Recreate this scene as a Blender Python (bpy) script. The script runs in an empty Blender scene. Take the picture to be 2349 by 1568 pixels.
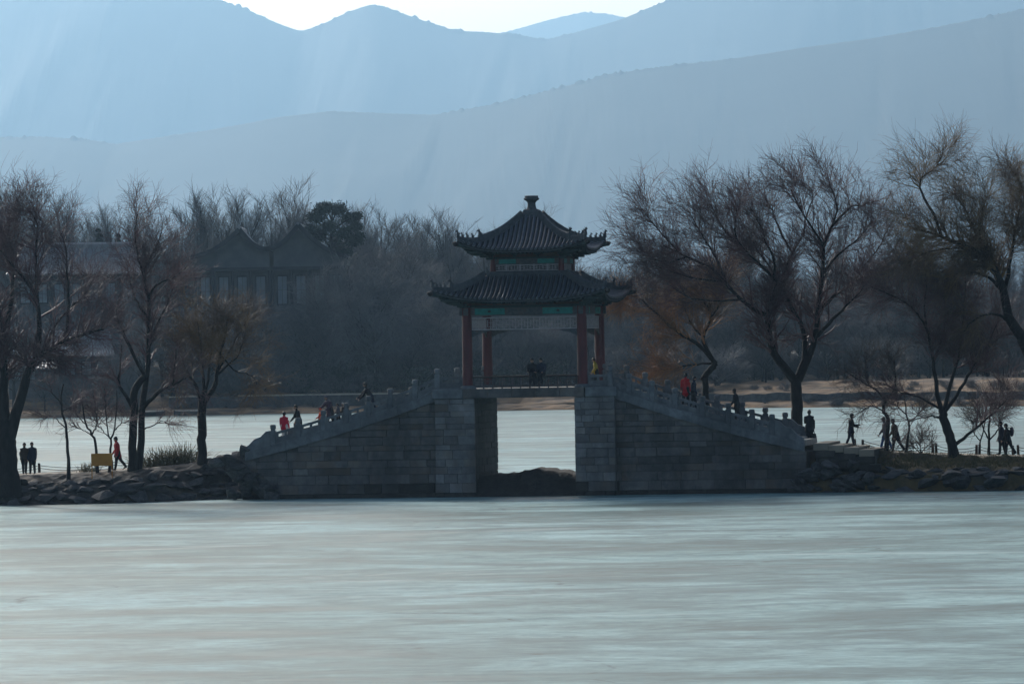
import bpy, math, random
import numpy as np
from mathutils import Vector, Matrix

random.seed(11)
rng = np.random.default_rng(11)
R = math.radians
sc = bpy.context.scene
COL = sc.collection

# ------------------------------------------------------------------ camera
F, CAM_H, ROLL, HORIZON = 5200.0, 7.5, R(1.0), 2.5
cam_data = bpy.data.cameras.new('camera')
cam_data.sensor_width = 36.0
cam_data.lens = 36.0 * F / 1024.0
cam_data.clip_start = 1.0
cam_data.clip_end = 80000.0
cam = bpy.data.objects.new('camera', cam_data)
COL.objects.link(cam)
CROT = Matrix.Rotation(R(90) + math.atan(HORIZON / F), 3, 'X') @ Matrix.Rotation(-ROLL, 3, 'Z')
cam.matrix_world = Matrix.Translation((0, 0, CAM_H)) @ CROT.to_4x4()
sc.camera = cam

# ------------------------------------------------------------------ world, sun, exposure
SUN_AZ, SUN_EL = R(-24.0), R(27.0)        # azimuth from +Y towards +X
world = bpy.data.worlds.new('World')
sc.world = world
world.use_nodes = True
wn = world.node_tree.nodes
wl = world.node_tree.links
wn.clear()
sky = wn.new('ShaderNodeTexSky')
sky.sky_type = 'NISHITA'
sky.sun_disc = False
sky.sun_elevation = SUN_EL
sky.sun_rotation = SUN_AZ
sky.altitude = 50
sky.air_density = 1.0
sky.dust_density = 4.0
sky.ozone_density = 1.5
bg = wn.new('ShaderNodeBackground')
bg.inputs['Strength'].default_value = 0.15
wo = wn.new('ShaderNodeOutputWorld')
wl.new(sky.outputs[0], bg.inputs[0])
wl.new(bg.outputs[0], wo.inputs[0])

sun_data = bpy.data.lights.new('sun', 'SUN')
sun_data.energy = 3.5
sun_data.angle = R(8.0)
sun_data.color = (1.0, 0.985, 0.96)
sun = bpy.data.objects.new('sun', sun_data)
COL.objects.link(sun)
sdir = Vector((math.sin(SUN_AZ) * math.cos(SUN_EL), math.cos(SUN_AZ) * math.cos(SUN_EL), math.sin(SUN_EL)))
sun.rotation_euler = sdir.to_track_quat('Z', 'Y').to_euler()
sun.location = (-200, 200, 300)

sc.view_settings.view_transform = 'Standard'
sc.view_settings.look = 'None'
sc.view_settings.exposure = -0.18
sc.view_settings.gamma = 1.0
sc.view_settings.use_curve_mapping = False
sc.cycles.max_bounces = 6
sc.cycles.volume_bounces = 0
sc.cycles.use_denoising = True

# ------------------------------------------------------------------ photograph pixels (2349 wide) to places
PS = 1024.0 / 2349.0


def ray(x, y):
    return CROT @ Vector(((x * PS - 512.0) / F, -(y * PS - 341.5) / F, -1.0))


def W(x, y, d):
    """point at depth d (world y) seen at pixel x, y"""
    r = ray(x, y)
    return Vector((0, 0, CAM_H)) + r * (d / r.y)


BR_ANG = R(-9.6)
BR_POS = Vector((1.10, 260.0, 0.0))
BR_M = Matrix.Translation(BR_POS) @ Matrix.Rotation(BR_ANG, 4, 'Z')
BR_I = BR_M.inverted()


def L(x, y, ly):
    """point of the bridge-local plane y = ly seen at a pixel, in bridge coordinates"""
    o = BR_I @ Vector((0, 0, CAM_H))
    r = BR_I.to_3x3() @ ray(x, y)
    return o + r * ((ly - o.y) / r.y)


def lw(x, y, z=0.0):
    return BR_M @ Vector((x, y, z))


def lerp(a, b, t):
    return a + (b - a) * t


def interp(x, xs, ys):
    return float(np.interp(x, xs, ys))


# ------------------------------------------------------------------ objects and tags
def tag(o, label=None, cat=None, group=None, kind=None):
    if label: o['label'] = label
    if cat: o['category'] = cat
    if group: o['group'] = group
    if kind: o['kind'] = kind
    return o


def empty(name, loc=(0, 0, 0), rz=0.0, parent=None):
    o = bpy.data.objects.new(name, None)
    o.empty_display_size = 0.3
    COL.objects.link(o)
    o.location = loc
    o.rotation_euler = (0, 0, rz)
    o.parent = parent
    return o


def mesh_np(name, verts, faces_flat, loop_tot, mats=(), smooth=False, midx=None):
    """mesh from numpy arrays: verts (n,3), faces flattened and loop totals"""
    verts = np.asarray(verts, dtype=np.float32)
    faces_flat = np.asarray(faces_flat, dtype=np.int32)
    loop_tot = np.asarray(loop_tot, dtype=np.int32)
    me = bpy.data.meshes.new(name)
    me.vertices.add(len(verts))
    me.vertices.foreach_set('co', verts.ravel())
    me.loops.add(len(faces_flat))
    me.loops.foreach_set('vertex_index', faces_flat)
    me.polygons.add(len(loop_tot))
    starts = np.concatenate(([0], np.cumsum(loop_tot)[:-1])).astype(np.int32)
    me.polygons.foreach_set('loop_start', starts)
    me.polygons.foreach_set('loop_total', loop_tot)
    for m in mats:
        me.materials.append(m)
    if midx is not None:
        me.polygons.foreach_set('material_index', np.asarray(midx, dtype=np.int32))
    me.update(calc_edges=True)
    if smooth:
        me.polygons.foreach_set('use_smooth', np.ones(len(loop_tot), dtype=bool))
    return me


def link(name, me, parent=None, loc=None):
    o = bpy.data.objects.new(name, me)
    COL.objects.link(o)
    if parent is not None:
        o.parent = parent
    if loc is not None:
        o.location = loc
    return o


class MB:
    """collects shapes, builds one mesh"""

    def __init__(self):
        self.v, self.f, self.m = [], [], []
        self.cur = 0

    def add(self, vs, fs):
        n = len(self.v)
        self.v.extend([tuple(p) for p in vs])
        for f in fs:
            self.f.append([i + n for i in f])
            self.m.append(self.cur)
        return self

    def box(self, x0, x1, y0, y1, z0, z1, sx=0.0):
        """box; sx shears z by x (slope)"""
        vs = [(x, y, z + sx * (x - x0)) for x in (x0, x1) for y in (y0, y1) for z in (z0, z1)]
        return self.add(vs, [(0, 1, 3, 2), (4, 6, 7, 5), (0, 4, 5, 1), (2, 3, 7, 6), (0, 2, 6, 4), (1, 5, 7, 3)])

    def bevbox(self, x0, x1, y0, y1, z0, z1, b=0.02):
        """box whose edges are chamfered"""
        vs = []
        for (cx, hx) in ((x0, -1), (x1, 1)):
            for (cy, hy) in ((y0, -1), (y1, 1)):
                for (cz, hz) in ((z0, -1), (z1, 1)):
                    vs += [(cx - 0 * hx, cy - b * hy, cz - b * hz), (cx - b * hx, cy, cz - b * hz), (cx - b * hx, cy - b * hy, cz)]
        n = len(self.v)
        idx = lambda i, j, k, a: ((i * 2 + j) * 2 + k) * 3 + a
        fs = []
        for i in (0, 1):
            q = [idx(i, 0, 0, 0), idx(i, 0, 1, 0), idx(i, 1, 1, 0), idx(i, 1, 0, 0)]
            fs.append(q if i == 0 else q[::-1])
            q = [idx(0, i, 0, 1), idx(1, i, 0, 1), idx(1, i, 1, 1), idx(0, i, 1, 1)]
            fs.append(q if i == 0 else q[::-1])
            q = [idx(0, 0, i, 2), idx(0, 1, i, 2), idx(1, 1, i, 2), idx(1, 0, i, 2)]
            fs.append(q if i == 0 else q[::-1])
        for a in (0, 1):
            for b2 in (0, 1):
                fs.append([idx(a, b2, 0, 0), idx(a, b2, 1, 0), idx(a, b2, 1, 1), idx(a, b2, 0, 1)])
                fs.append([idx(a, 0, b2, 0), idx(a, 1, b2, 0), idx(a, 1, b2, 2), idx(a, 0, b2, 2)])
                fs.append([idx(0, a, b2, 1), idx(1, a, b2, 1), idx(1, a, b2, 2), idx(0, a, b2, 2)])
        for i in (0, 1):
            for j in (0, 1):
                for k in (0, 1):
                    fs.append([idx(i, j, k, 0), idx(i, j, k, 1), idx(i, j, k, 2)])
        return self.add(vs, fs)

    def tube(self, pts, rad, sides=6, caps=True, flat=1.0):
        pts = [Vector(p) for p in pts]
        n = len(pts)
        if not hasattr(rad, '__len__'):
            rad = [rad] * n
        vs, fs = [], []
        ref = Vector((0, 0, 1))
        for i, p in enumerate(pts):
            t = (pts[min(i + 1, n - 1)] - pts[max(i - 1, 0)])
            if t.length < 1e-9:
                t = Vector((0, 0, 1))
            t.normalize()
            r = ref if abs(t.dot(ref)) < 0.95 else Vector((1, 0, 0))
            a = t.cross(r).normalized()
            b = a.cross(t).normalized()
            for k in range(sides):
                w = 2 * math.pi * (k + 0.5) / sides
                vs.append(p + a * (math.cos(w) * rad[i]) + b * (math.sin(w) * rad[i] * flat))
        for i in range(n - 1):
            for k in range(sides):
                k2 = (k + 1) % sides
                fs.append((i * sides + k, (i + 1) * sides + k, (i + 1) * sides + k2, i * sides + k2))
        if caps:
            fs.append(tuple(range(sides)))
            fs.append(tuple(range((n - 1) * sides, n * sides))[::-1])
        return self.add(vs, fs)

    def lathe(self, prof, sides=12, c=(0, 0, 0), rot=0.0, sx=1.0, sy=1.0):
        vs, fs = [], []
        n = len(prof)
        for (r, z) in prof:
            for k in range(sides):
                w = 2 * math.pi * k / sides + rot
                vs.append((c[0] + math.cos(w) * r * sx, c[1] + math.sin(w) * r * sy, c[2] + z))
        for i in range(n - 1):
            for k in range(sides):
                k2 = (k + 1) % sides
                fs.append((i * sides + k, i * sides + k2, (i + 1) * sides + k2, (i + 1) * sides + k))
        fs.append(tuple(range(sides))[::-1])
        fs.append(tuple(range((n - 1) * sides, n * sides)))
        return self.add(vs, fs)

    def prism(self, poly, y0, y1):
        """polygon in x, z pushed from y0 to y1"""
        n = len(poly)
        vs = [(p[0], y0, p[1]) for p in poly] + [(p[0], y1, p[1]) for p in poly]
        fs = [tuple(range(n)), tuple(range(n, 2 * n))[::-1]]
        for i in range(n):
            j = (i + 1) % n
            fs.append((i, i + n, j + n, j))
        return self.add(vs, fs)

    def grid(self, P, wrap=False):
        """P[i][j] points"""
        ni, nj = len(P), len(P[0])
        vs = [p for row in P for p in row]
        fs = []
        for i in range(ni - 1):
            for j in range(nj - 1):
                fs.append((i * nj + j, (i + 1) * nj + j, (i + 1) * nj + j + 1, i * nj + j + 1))
        return self.add(vs, fs)

    def ball(self, c, r, n=10, m=7):
        if not hasattr(r, '__len__'):
            r = (r, r, r)
        vs, fs = [], []
        for i in range(m + 1):
            th = math.pi * (0.02 + 0.96 * i / m)
            for k in range(n):
                ph = 2 * math.pi * k / n
                vs.append((c[0] + r[0] * math.sin(th) * math.cos(ph), c[1] + r[1] * math.sin(th) * math.sin(ph), c[2] + r[2] * math.cos(th)))
        for i in range(m):
            for k in range(n):
                k2 = (k + 1) % n
                fs.append((i * n + k, (i + 1) * n + k, (i + 1) * n + k2, i * n + k2))
        fs.append(tuple(range(n)))
        fs.append(tuple(range(m * n, (m + 1) * n))[::-1])
        return self.add(vs, fs)

    def mesh(self, name, mats=(), smooth=False):
        me = bpy.data.meshes.new(name)
        me.from_pydata(self.v, [], self.f)
        for m in (mats if isinstance(mats, (list, tuple)) else [mats]):
            me.materials.append(m)
        if max(self.m, default=0) > 0:
            me.polygons.foreach_set('material_index', self.m)
        if smooth:
            me.polygons.foreach_set('use_smooth', [True] * len(self.f))
        me.update()
        return me

    def build(self, name, mats=(), parent=None, smooth=False, loc=None):
        return link(name, self.mesh(name, mats, smooth), parent, loc)


# ------------------------------------------------------------------ materials
def material(name, c1, c2=None, scale=3.0, rough=0.85, bump=0.3, bscale=None, detail=6.0, stretch=(1, 1, 1),
             rnd=0.0, spec=0.3, c3=None, scale3=0.4, lo=0.35, hi=0.65, stain=0.0):
    m = bpy.data.materials.new(name)
    m.use_nodes = True
    nt = m.node_tree
    N, K = nt.nodes, nt.links
    b = N['Principled BSDF']
    b.inputs['Roughness'].default_value = rough
    b.inputs['Specular IOR Level'].default_value = spec
    c2 = c2 or tuple(x * 0.7 for x in c1)
    tc = N.new('ShaderNodeTexCoord')
    oi = N.new('ShaderNodeObjectInfo')
    mp = N.new('ShaderNodeMapping')
    mp.inputs['Scale'].default_value = stretch
    K.new(tc.outputs['Object'], mp.inputs['Vector'])
    off = N.new('ShaderNodeVectorMath'); off.operation = 'SCALE'
    cb = N.new('ShaderNodeCombineXYZ')
    for i in range(3):
        K.new(oi.outputs['Random'], cb.inputs[i])
    K.new(cb.outputs[0], off.inputs[0]); off.inputs['Scale'].default_value = 37.0
    ad = N.new('ShaderNodeVectorMath'); ad.operation = 'ADD'
    K.new(mp.outputs[0], ad.inputs[0]); K.new(off.outputs[0], ad.inputs[1])
    nz = N.new('ShaderNodeTexNoise')
    nz.inputs['Scale'].default_value = scale
    nz.inputs['Detail'].default_value = detail
    nz.inputs['Roughness'].default_value = 0.62
    K.new(ad.outputs[0], nz.inputs['Vector'])
    rp = N.new('ShaderNodeValToRGB')
    rp.color_ramp.elements[0].position = lo
    rp.color_ramp.elements[1].position = hi
    rp.color_ramp.elements[0].color = (*c2, 1)
    rp.color_ramp.elements[1].color = (*c1, 1)
    K.new(nz.outputs['Fac'], rp.inputs['Fac'])
    out = rp.outputs['Color']
    if c3 is not None:
        n3 = N.new('ShaderNodeTexNoise')
        n3.inputs['Scale'].default_value = scale3
        n3.inputs['Detail'].default_value = 4
        K.new(ad.outputs[0], n3.inputs['Vector'])
        r3 = N.new('ShaderNodeValToRGB')
        r3.color_ramp.elements[0].position = 0.5
        r3.color_ramp.elements[1].position = 0.68
        K.new(n3.outputs['Fac'], r3.inputs['Fac'])
        mx = N.new('ShaderNodeMix'); mx.data_type = 'RGBA'
        K.new(r3.outputs['Color'], mx.inputs['Factor'])
        K.new(out, mx.inputs['A'])
        mx.inputs['B'].default_value = (*c3, 1)
        out = mx.outputs['Result']
    if stain > 0:
        # run-down stains and damp patches that continue across neighbouring pieces
        ge = N.new('ShaderNodeNewGeometry')
        ms = N.new('ShaderNodeMapping')
        ms.inputs['Scale'].default_value = (1.0, 1.0, .35)
        K.new(ge.outputs['Position'], ms.inputs['Vector'])
        ns = N.new('ShaderNodeTexNoise')
        ns.inputs['Scale'].default_value = .55
        ns.inputs['Detail'].default_value = 7
        ns.inputs['Roughness'].default_value = .65
        K.new(ms.outputs[0], ns.inputs['Vector'])
        mr = N.new('ShaderNodeMapRange')
        mr.inputs['From Min'].default_value = .36
        mr.inputs['From Max'].default_value = .62
        mr.inputs['To Min'].default_value = 1 - stain
        mr.inputs['To Max'].default_value = 1 + stain * .35
        K.new(ns.outputs['Fac'], mr.inputs['Value'])
        hv = N.new('ShaderNodeHueSaturation')
        K.new(mr.outputs[0], hv.inputs['Value'])
        K.new(out, hv.inputs['Color'])
        out = hv.outputs['Color']
    if rnd > 0:
        hs = N.new('ShaderNodeHueSaturation')
        ma = N.new('ShaderNodeMapRange')
        ma.inputs['To Min'].default_value = 1 - rnd
        ma.inputs['To Max'].default_value = 1 + rnd
        K.new(oi.outputs['Random'], ma.inputs['Value'])
        K.new(ma.outputs[0], hs.inputs['Value'])
        K.new(out, hs.inputs['Color'])
        out = hs.outputs['Color']
    K.new(out, b.inputs['Base Color'])
    if bump > 0:
        nb = N.new('ShaderNodeTexNoise')
        nb.inputs['Scale'].default_value = bscale or scale * 4
        nb.inputs['Detail'].default_value = 5
        K.new(ad.outputs[0], nb.inputs['Vector'])
        bp = N.new('ShaderNodeBump')
        bp.inputs['Strength'].default_value = bump
        bp.inputs['Distance'].default_value = 0.05
        K.new(nb.outputs['Fac'], bp.inputs['Height'])
        K.new(bp.outputs[0], b.inputs['Normal'])
    return m


M = {}
M['stone'] = material('weathered_stone', (.135, .13, .125), (.08, .08, .082), 2.2, .9, .5, 14, rnd=.30, c3=(.13, .105, .085), scale3=.6, stain=.45)
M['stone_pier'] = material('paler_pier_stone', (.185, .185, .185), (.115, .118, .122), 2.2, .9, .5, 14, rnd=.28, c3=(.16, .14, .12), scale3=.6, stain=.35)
M['stone_dark'] = material('darker_stone', (.050, .046, .042), (.028, .027, .026), 2.2, .8, .5, 14, rnd=.25, stain=.4)  # darkest masonry: damp bottom courses, pier faces inside the opening, kerbs
M['stone_joint'] = material('dark_joint', (.05, .05, .05), (.03, .03, .03), 4, .95, .3)
M['marble'] = material('grey_marble', (.16, .175, .185), (.10, .112, .12), 3, .8, .35, 20, rnd=.18, stain=.35)
M['paving'] = material('paving_stone', (.34, .32, .28), (.24, .225, .20), 2.5, .85, .3, 15, rnd=.15)
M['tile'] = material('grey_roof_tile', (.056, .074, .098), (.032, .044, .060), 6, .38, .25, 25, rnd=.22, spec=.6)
M['tile_bed'] = material('roof_bed', (.030, .033, .038), (.02, .022, .026), 6, .85, .2)
M['ridge'] = material('ridge_tile', (.078, .09, .10), (.045, .053, .062), 5, .8, .3, 22, rnd=.1)
M['red_wood'] = material('red_lacquered_wood', (.11, .016, .02), (.065, .011, .015), 3, .5, .15, 18, stretch=(1, 1, .25), spec=.4)
M['dark_wood'] = material('dark_timber', (.035, .028, .028), (.02, .018, .018), 4, .7, .2)
M['eave_wood'] = material('painted_eave_timber', (.03, .055, .055), (.02, .035, .038), 5, .7, .2)
M['teal'] = material('teal_painted_beam', (.019, .23, .21), (.013, .145, .14), 6, .6, .15)
M['beam_paint'] = material('faded_painted_beam', (.09, .10, .11), (.045, .055, .065), 7, .7, .15, c3=(.10, .07, .06), scale3=3)
M['beam_red'] = material('red_brown_beam', (.085, .035, .025), (.05, .022, .018), 6, .7, .15, c3=(.06, .05, .03), scale3=3)
M['lattice'] = material('faded_lattice', (.42, .39, .41), (.28, .27, .29), 8, .7, .1)
M['bark'] = material('willow_bark', (.022, .02, .02), (.011, .010, .010), 5, .95, .8, 16, stretch=(1, 1, .3))
M['twig'] = material('bare_twig', (.085, .062, .055), (.045, .034, .032), 1.2, .55, 0, spec=.5)
M['twig_red'] = material('reddish_twig', (.135, .058, .064), (.056, .034, .040), .8, .6, 0, spec=.5)
M['twig_gold'] = material('yellowing_willow_twig', (.20, .115, .045), (.07, .046, .036), .5, .6, 0, lo=.42, hi=.60, spec=.5)
M['twig_rust'] = material('rusty_twig', (.34, .15, .05), (.11, .06, .035), .6, .6, 0, lo=.40, hi=.58, spec=.5)
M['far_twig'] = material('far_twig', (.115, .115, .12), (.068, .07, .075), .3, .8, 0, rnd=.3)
M['needle'] = material('conifer_needle', (.025, .038, .028), (.014, .022, .018), 1.0, .9, 0, rnd=.2)
M['earth'] = material('trodden_earth', (.19, .155, .115), (.10, .085, .065), .8, .95, .5, 5, c3=(.08, .07, .06), scale3=.5)
M['far_grass'] = material('dry_grass_bank', (.30, .20, .09), (.16, .115, .06), .12, .95, .3, 2, stretch=(1, 2.5, 3), lo=.4, hi=.6)
M['far_land'] = material('winter_ground', (.12, .095, .065), (.06, .05, .04), .03, .95, 0)
M['rock'] = material('bank_rock', (.085, .085, .085), (.04, .042, .045), 2.2, .95, .7, 9, rnd=.3)
M['mud'] = material('dark_mud', (.04, .036, .032), (.022, .02, .018), 3, .95, .8, 8)
M['grey_brick'] = material('grey_brick', (.085, .09, .10), (.06, .065, .07), 1.5, .9, .2)
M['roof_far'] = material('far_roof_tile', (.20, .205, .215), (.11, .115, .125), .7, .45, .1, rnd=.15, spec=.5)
M['far_wall'] = material('far_plaster', (.10, .105, .11), (.065, .07, .075), .6, .9, .1)
M['far_dark'] = material('far_dark_timber', (.03, .032, .036), (.02, .02, .024), .6, .8, .1)
M['pane'] = material('window_paper', (.20, .23, .25), (.14, .165, .185), .4, .4, 0)
M['coping'] = material('pale_coping', (.50, .42, .32), (.34, .30, .24), .5, .9, .2)
M['sign'] = material('orange_sign_board', (.55, .24, .03), (.45, .19, .025), 2, .6, .1)
M['wood_post'] = material('brown_wood_post', (.075, .045, .035), (.04, .026, .022), 5, .9, .4, stretch=(1, 1, .2))
M['rope'] = material('old_rope', (.06, .052, .045), (.04, .035, .03), 9, .95, .2)
M['reed'] = material('dry_reed', (.15, .125, .055), (.06, .065, .035), 3, .9, 0)
M['skin'] = material('skin', (.36, .22, .16), (.30, .18, .13), 5, .6, 0)
M['hair'] = material('black_hair', (.012, .010, .010), (.008, .007, .007), 9, .5, 0)
# ================================================================== SETTING
def ice_material():
    m = bpy.data.materials.new('lake_ice')
    m.use_nodes = True
    N, K = m.node_tree.nodes, m.node_tree.links
    b = N['Principled BSDF']
    tc = N.new('ShaderNodeTexCoord')

    def noise(scl, detail, rough=.6, dist=0.0, rot=0.0):
        mp = N.new('ShaderNodeMapping')
        mp.inputs['Scale'].default_value = (scl[0], scl[1], 1)
        mp.inputs['Rotation'].default_value = (0, 0, rot)
        K.new(tc.outputs['Object'], mp.inputs['Vector'])
        n = N.new('ShaderNodeTexNoise')
        n.inputs['Scale'].default_value = 1.0
        n.inputs['Detail'].default_value = detail
        n.inputs['Roughness'].default_value = rough
        n.inputs['Distortion'].default_value = dist
        K.new(mp.outputs[0], n.inputs['Vector'])
        return n.outputs['Fac']

    def ramp(src, a, bpos, ca, cb_):
        r = N.new('ShaderNodeValToRGB')
        r.color_ramp.elements[0].position = a
        r.color_ramp.elements[1].position = bpos
        r.color_ramp.elements[0].color = (*ca, 1)
        r.color_ramp.elements[1].color = (*cb_, 1)
        K.new(src, r.inputs['Fac'])
        return r.outputs['Color']

    def mix(fac, a, bb, mode='MIX', f=None):
        x = N.new('ShaderNodeMix'); x.data_type = 'RGBA'; x.blend_type = mode
        if f is None: K.new(fac, x.inputs['Factor'])
        else: x.inputs['Factor'].default_value = f
        if hasattr(a, 'type'): K.new(a, x.inputs['A'])
        else: x.inputs['A'].default_value = (*a, 1)
        if hasattr(bb, 'type'): K.new(bb, x.inputs['B'])
        else: x.inputs['B'].default_value = (*bb, 1)
        return x.outputs['Result']

    n1 = noise((.048, .085), 8, .64, .9, R(1.2))       # drifted frost bands
    n2 = noise((.24, .28), 7, .70, .6, R(-.8))        # fine streaks
    n3 = noise((.012, .03), 3, .5)                    # broad patches
    n4 = noise((1.6, 1.6), 6, .75)                     # surface grain
    frost = ramp(n1, .43, .57, (.070, .150, .150), (.240, .372, .372))
    fine = ramp(n2, .40, .62, (.60, .64, .64), (1.22, 1.21, 1.20))
    broad = ramp(n3, .35, .65, (.84, .87, .85), (1.08, 1.07, 1.07))
    c = mix(None, frost, fine, 'MULTIPLY', 1.0)
    c = mix(None, c, broad, 'MULTIPLY', 1.0)
    grain = ramp(n4, .36, .64, (.78, .79, .80), (1.18, 1.18, 1.18))
    c = mix(None, c, grain, 'MULTIPLY', 1.0)
    # hairline cracks, and loose drifted snow
    wv = N.new('ShaderNodeTexNoise'); wv.inputs['Scale'].default_value = .12; wv.inputs['Detail'].default_value = 4
    K.new(tc.outputs['Object'], wv.inputs['Vector'])
    ws = N.new('ShaderNodeVectorMath'); ws.operation = 'SCALE'; ws.inputs['Scale'].default_value = 9.0
    K.new(wv.outputs['Color'], ws.inputs[0])
    wa = N.new('ShaderNodeVectorMath'); wa.operation = 'ADD'
    K.new(tc.outputs['Object'], wa.inputs[0]); K.new(ws.outputs[0], wa.inputs[1])
    vo = N.new('ShaderNodeTexVoronoi'); vo.feature = 'DISTANCE_TO_EDGE'; vo.inputs['Scale'].default_value = .045
    K.new(wa.outputs[0], vo.inputs['Vector'])
    ck = ramp(vo.outputs['Distance'], .002, .007, (.45, .45, .45), (1, 1, 1))
    ck2 = ramp(n2, .40, .55, (0, 0, 0), (1, 1, 1))
    c = mix(ck2, mix(None, c, ck, 'MULTIPLY', 1.0), c)
    n5 = noise((.035, .12), 7, .7, 1.2, R(4))
    sn = ramp(n5, .60, .72, (0, 0, 0), (.8, .8, .8))
    c = mix(sn, c, (.36, .47, .465))
    K.new(c, b.inputs['Base Color'])
    rr = N.new('ShaderNodeMapRange')
    rr.inputs['From Min'].default_value = .35
    rr.inputs['From Max'].default_value = .65
    rr.inputs['To Min'].default_value = .42
    rr.inputs['To Max'].default_value = .62
    K.new(n1, rr.inputs['Value'])
    K.new(rr.outputs[0], b.inputs['Roughness'])
    b.inputs['Specular IOR Level'].default_value = .12
    bp = N.new('ShaderNodeBump')
    bp.inputs['Strength'].default_value = .25
    bp.inputs['Distance'].default_value = .02
    K.new(n4, bp.inputs['Height'])
    K.new(bp.outputs[0], b.inputs['Normal'])
    return m


M['ice'] = ice_material()
tag(MB().grid([[(x, y, 0.0) for y in (-350, 0, 120, 260, 420, 700)] for x in (-1500, -300, 0, 300, 1500)]).build('frozen_lake', M['ice']), kind='structure')

# far shore: line of the water's edge (world x, y)
SHORE = [(-1500, 640), (-150, 606), (-66, 598), (-30, 598), (0, 590), (22, 580), (60, 548), (150, 530), (1500, 500)]
SX, SY = [p[0] for p in SHORE], [p[1] for p in SHORE]


def shore(x):
    return interp(x, SX, SY)


def far_z(x, dy):
    """height of the far land dy metres behind the water's edge"""
    lw_, rw_ = 1.0 - min(1, max(0, (x - 2) / 14.0)), min(1, max(0, (x - 2) / 14.0))
    zl = interp(dy, [-1, 0, 1.2, 4.0, 4.2, 9.0, 9.2, 14, 40, 70, 120, 300], [-.5, -.05, .30, .5, .55, .75, 2.0, 2.1, 2.6, 5.2, 5.6, 4.0])
    zr = interp(dy, [-1, 0, 1.5, 4, 4.4, 5.2, 12, 20, 60, 120, 300], [-.5, -.05, .45, .7, 1.55, 1.65, 2.35, 2.75, 2.9, 3.0, 3.0])
    return zl * lw_ + zr * rw_


xs = np.unique(np.concatenate([np.linspace(-1500, -130, 14), np.linspace(-130, 130, 200), np.linspace(130, 1500, 14)]))
dys = [-1, 0, .6, 1.2, 2.2, 3.2, 4.0, 4.2, 4.4, 5.2, 7, 9, 12, 16, 20, 28, 40, 55, 70, 95, 130, 200, 300, 900, 3000, 9000, 20000]
P = []
for x in xs:
    row = []
    for j, dy in enumerate(dys):
        z = far_z(x, min(dy, 300))
        if 0 < dy < 130:
            z += .10 * math.sin(x * .7 + dy * 1.3) + .07 * math.sin(x * 2.1 - dy)
        k = 1.0 if dy < 600 else 1.0 + dy / 5000.0
        row.append((x * min(k, 3.6), shore(x) + dy + (.5 * math.sin(x * .35) + .3 * math.sin(x * 1.1) if dy < 20 else 0), z))
    P.append(row)


def far_land_material():
    m = material('winter_far_ground', (.13, .10, .07), (.07, .055, .042), .08, .95, .25, 1.5, c3=(.26, .175, .085), scale3=.05)
    return m


M['shore_grass'] = material('dry_shore_grass', (.22, .13, .06), (.07, .048, .03), .5, .95, .3, 3, stretch=(.6, 1.5, 2.5), lo=.38, hi=.6)
lb = MB()
for i in range(len(xs) - 1):
    for j in range(len(dys) - 1):
        lb.cur = (2 if (xs[i] > 6 and dys[j] in (4.0, 4.2)) else 0) if dys[j] < 20 else 1
        lb.add([P[i][j], P[i + 1][j], P[i + 1][j + 1], P[i][j + 1]], [(0, 1, 2, 3)])
tag(lb.build('far_shore_ground', [M['shore_grass'], far_land_material(), M['rock']]), kind='structure')

# ------------------------------------------------------------------ mountains
M['mountain'] = material('wooded_mountain', (.022, .030, .032), (.016, .023, .025), .004, .95, 0, detail=8)


def fbm(x, seed, octs=5, f0=1.0, gain=.55):
    r = np.random.default_rng(seed)
    out = np.zeros_like(x)
    a = 1.0
    for o in range(octs):
        n = 4096
        tab = r.standard_normal(n)
        xf = x * f0 * 2 ** o + 1000.3 * (o + 1)
        i = np.floor(xf).astype(int)
        t = xf - i
        t = t * t * (3 - 2 * t)
        out += a * (tab[i % n] * (1 - t) + tab[(i + 1) % n] * t)
        a *= gain
    return out


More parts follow.
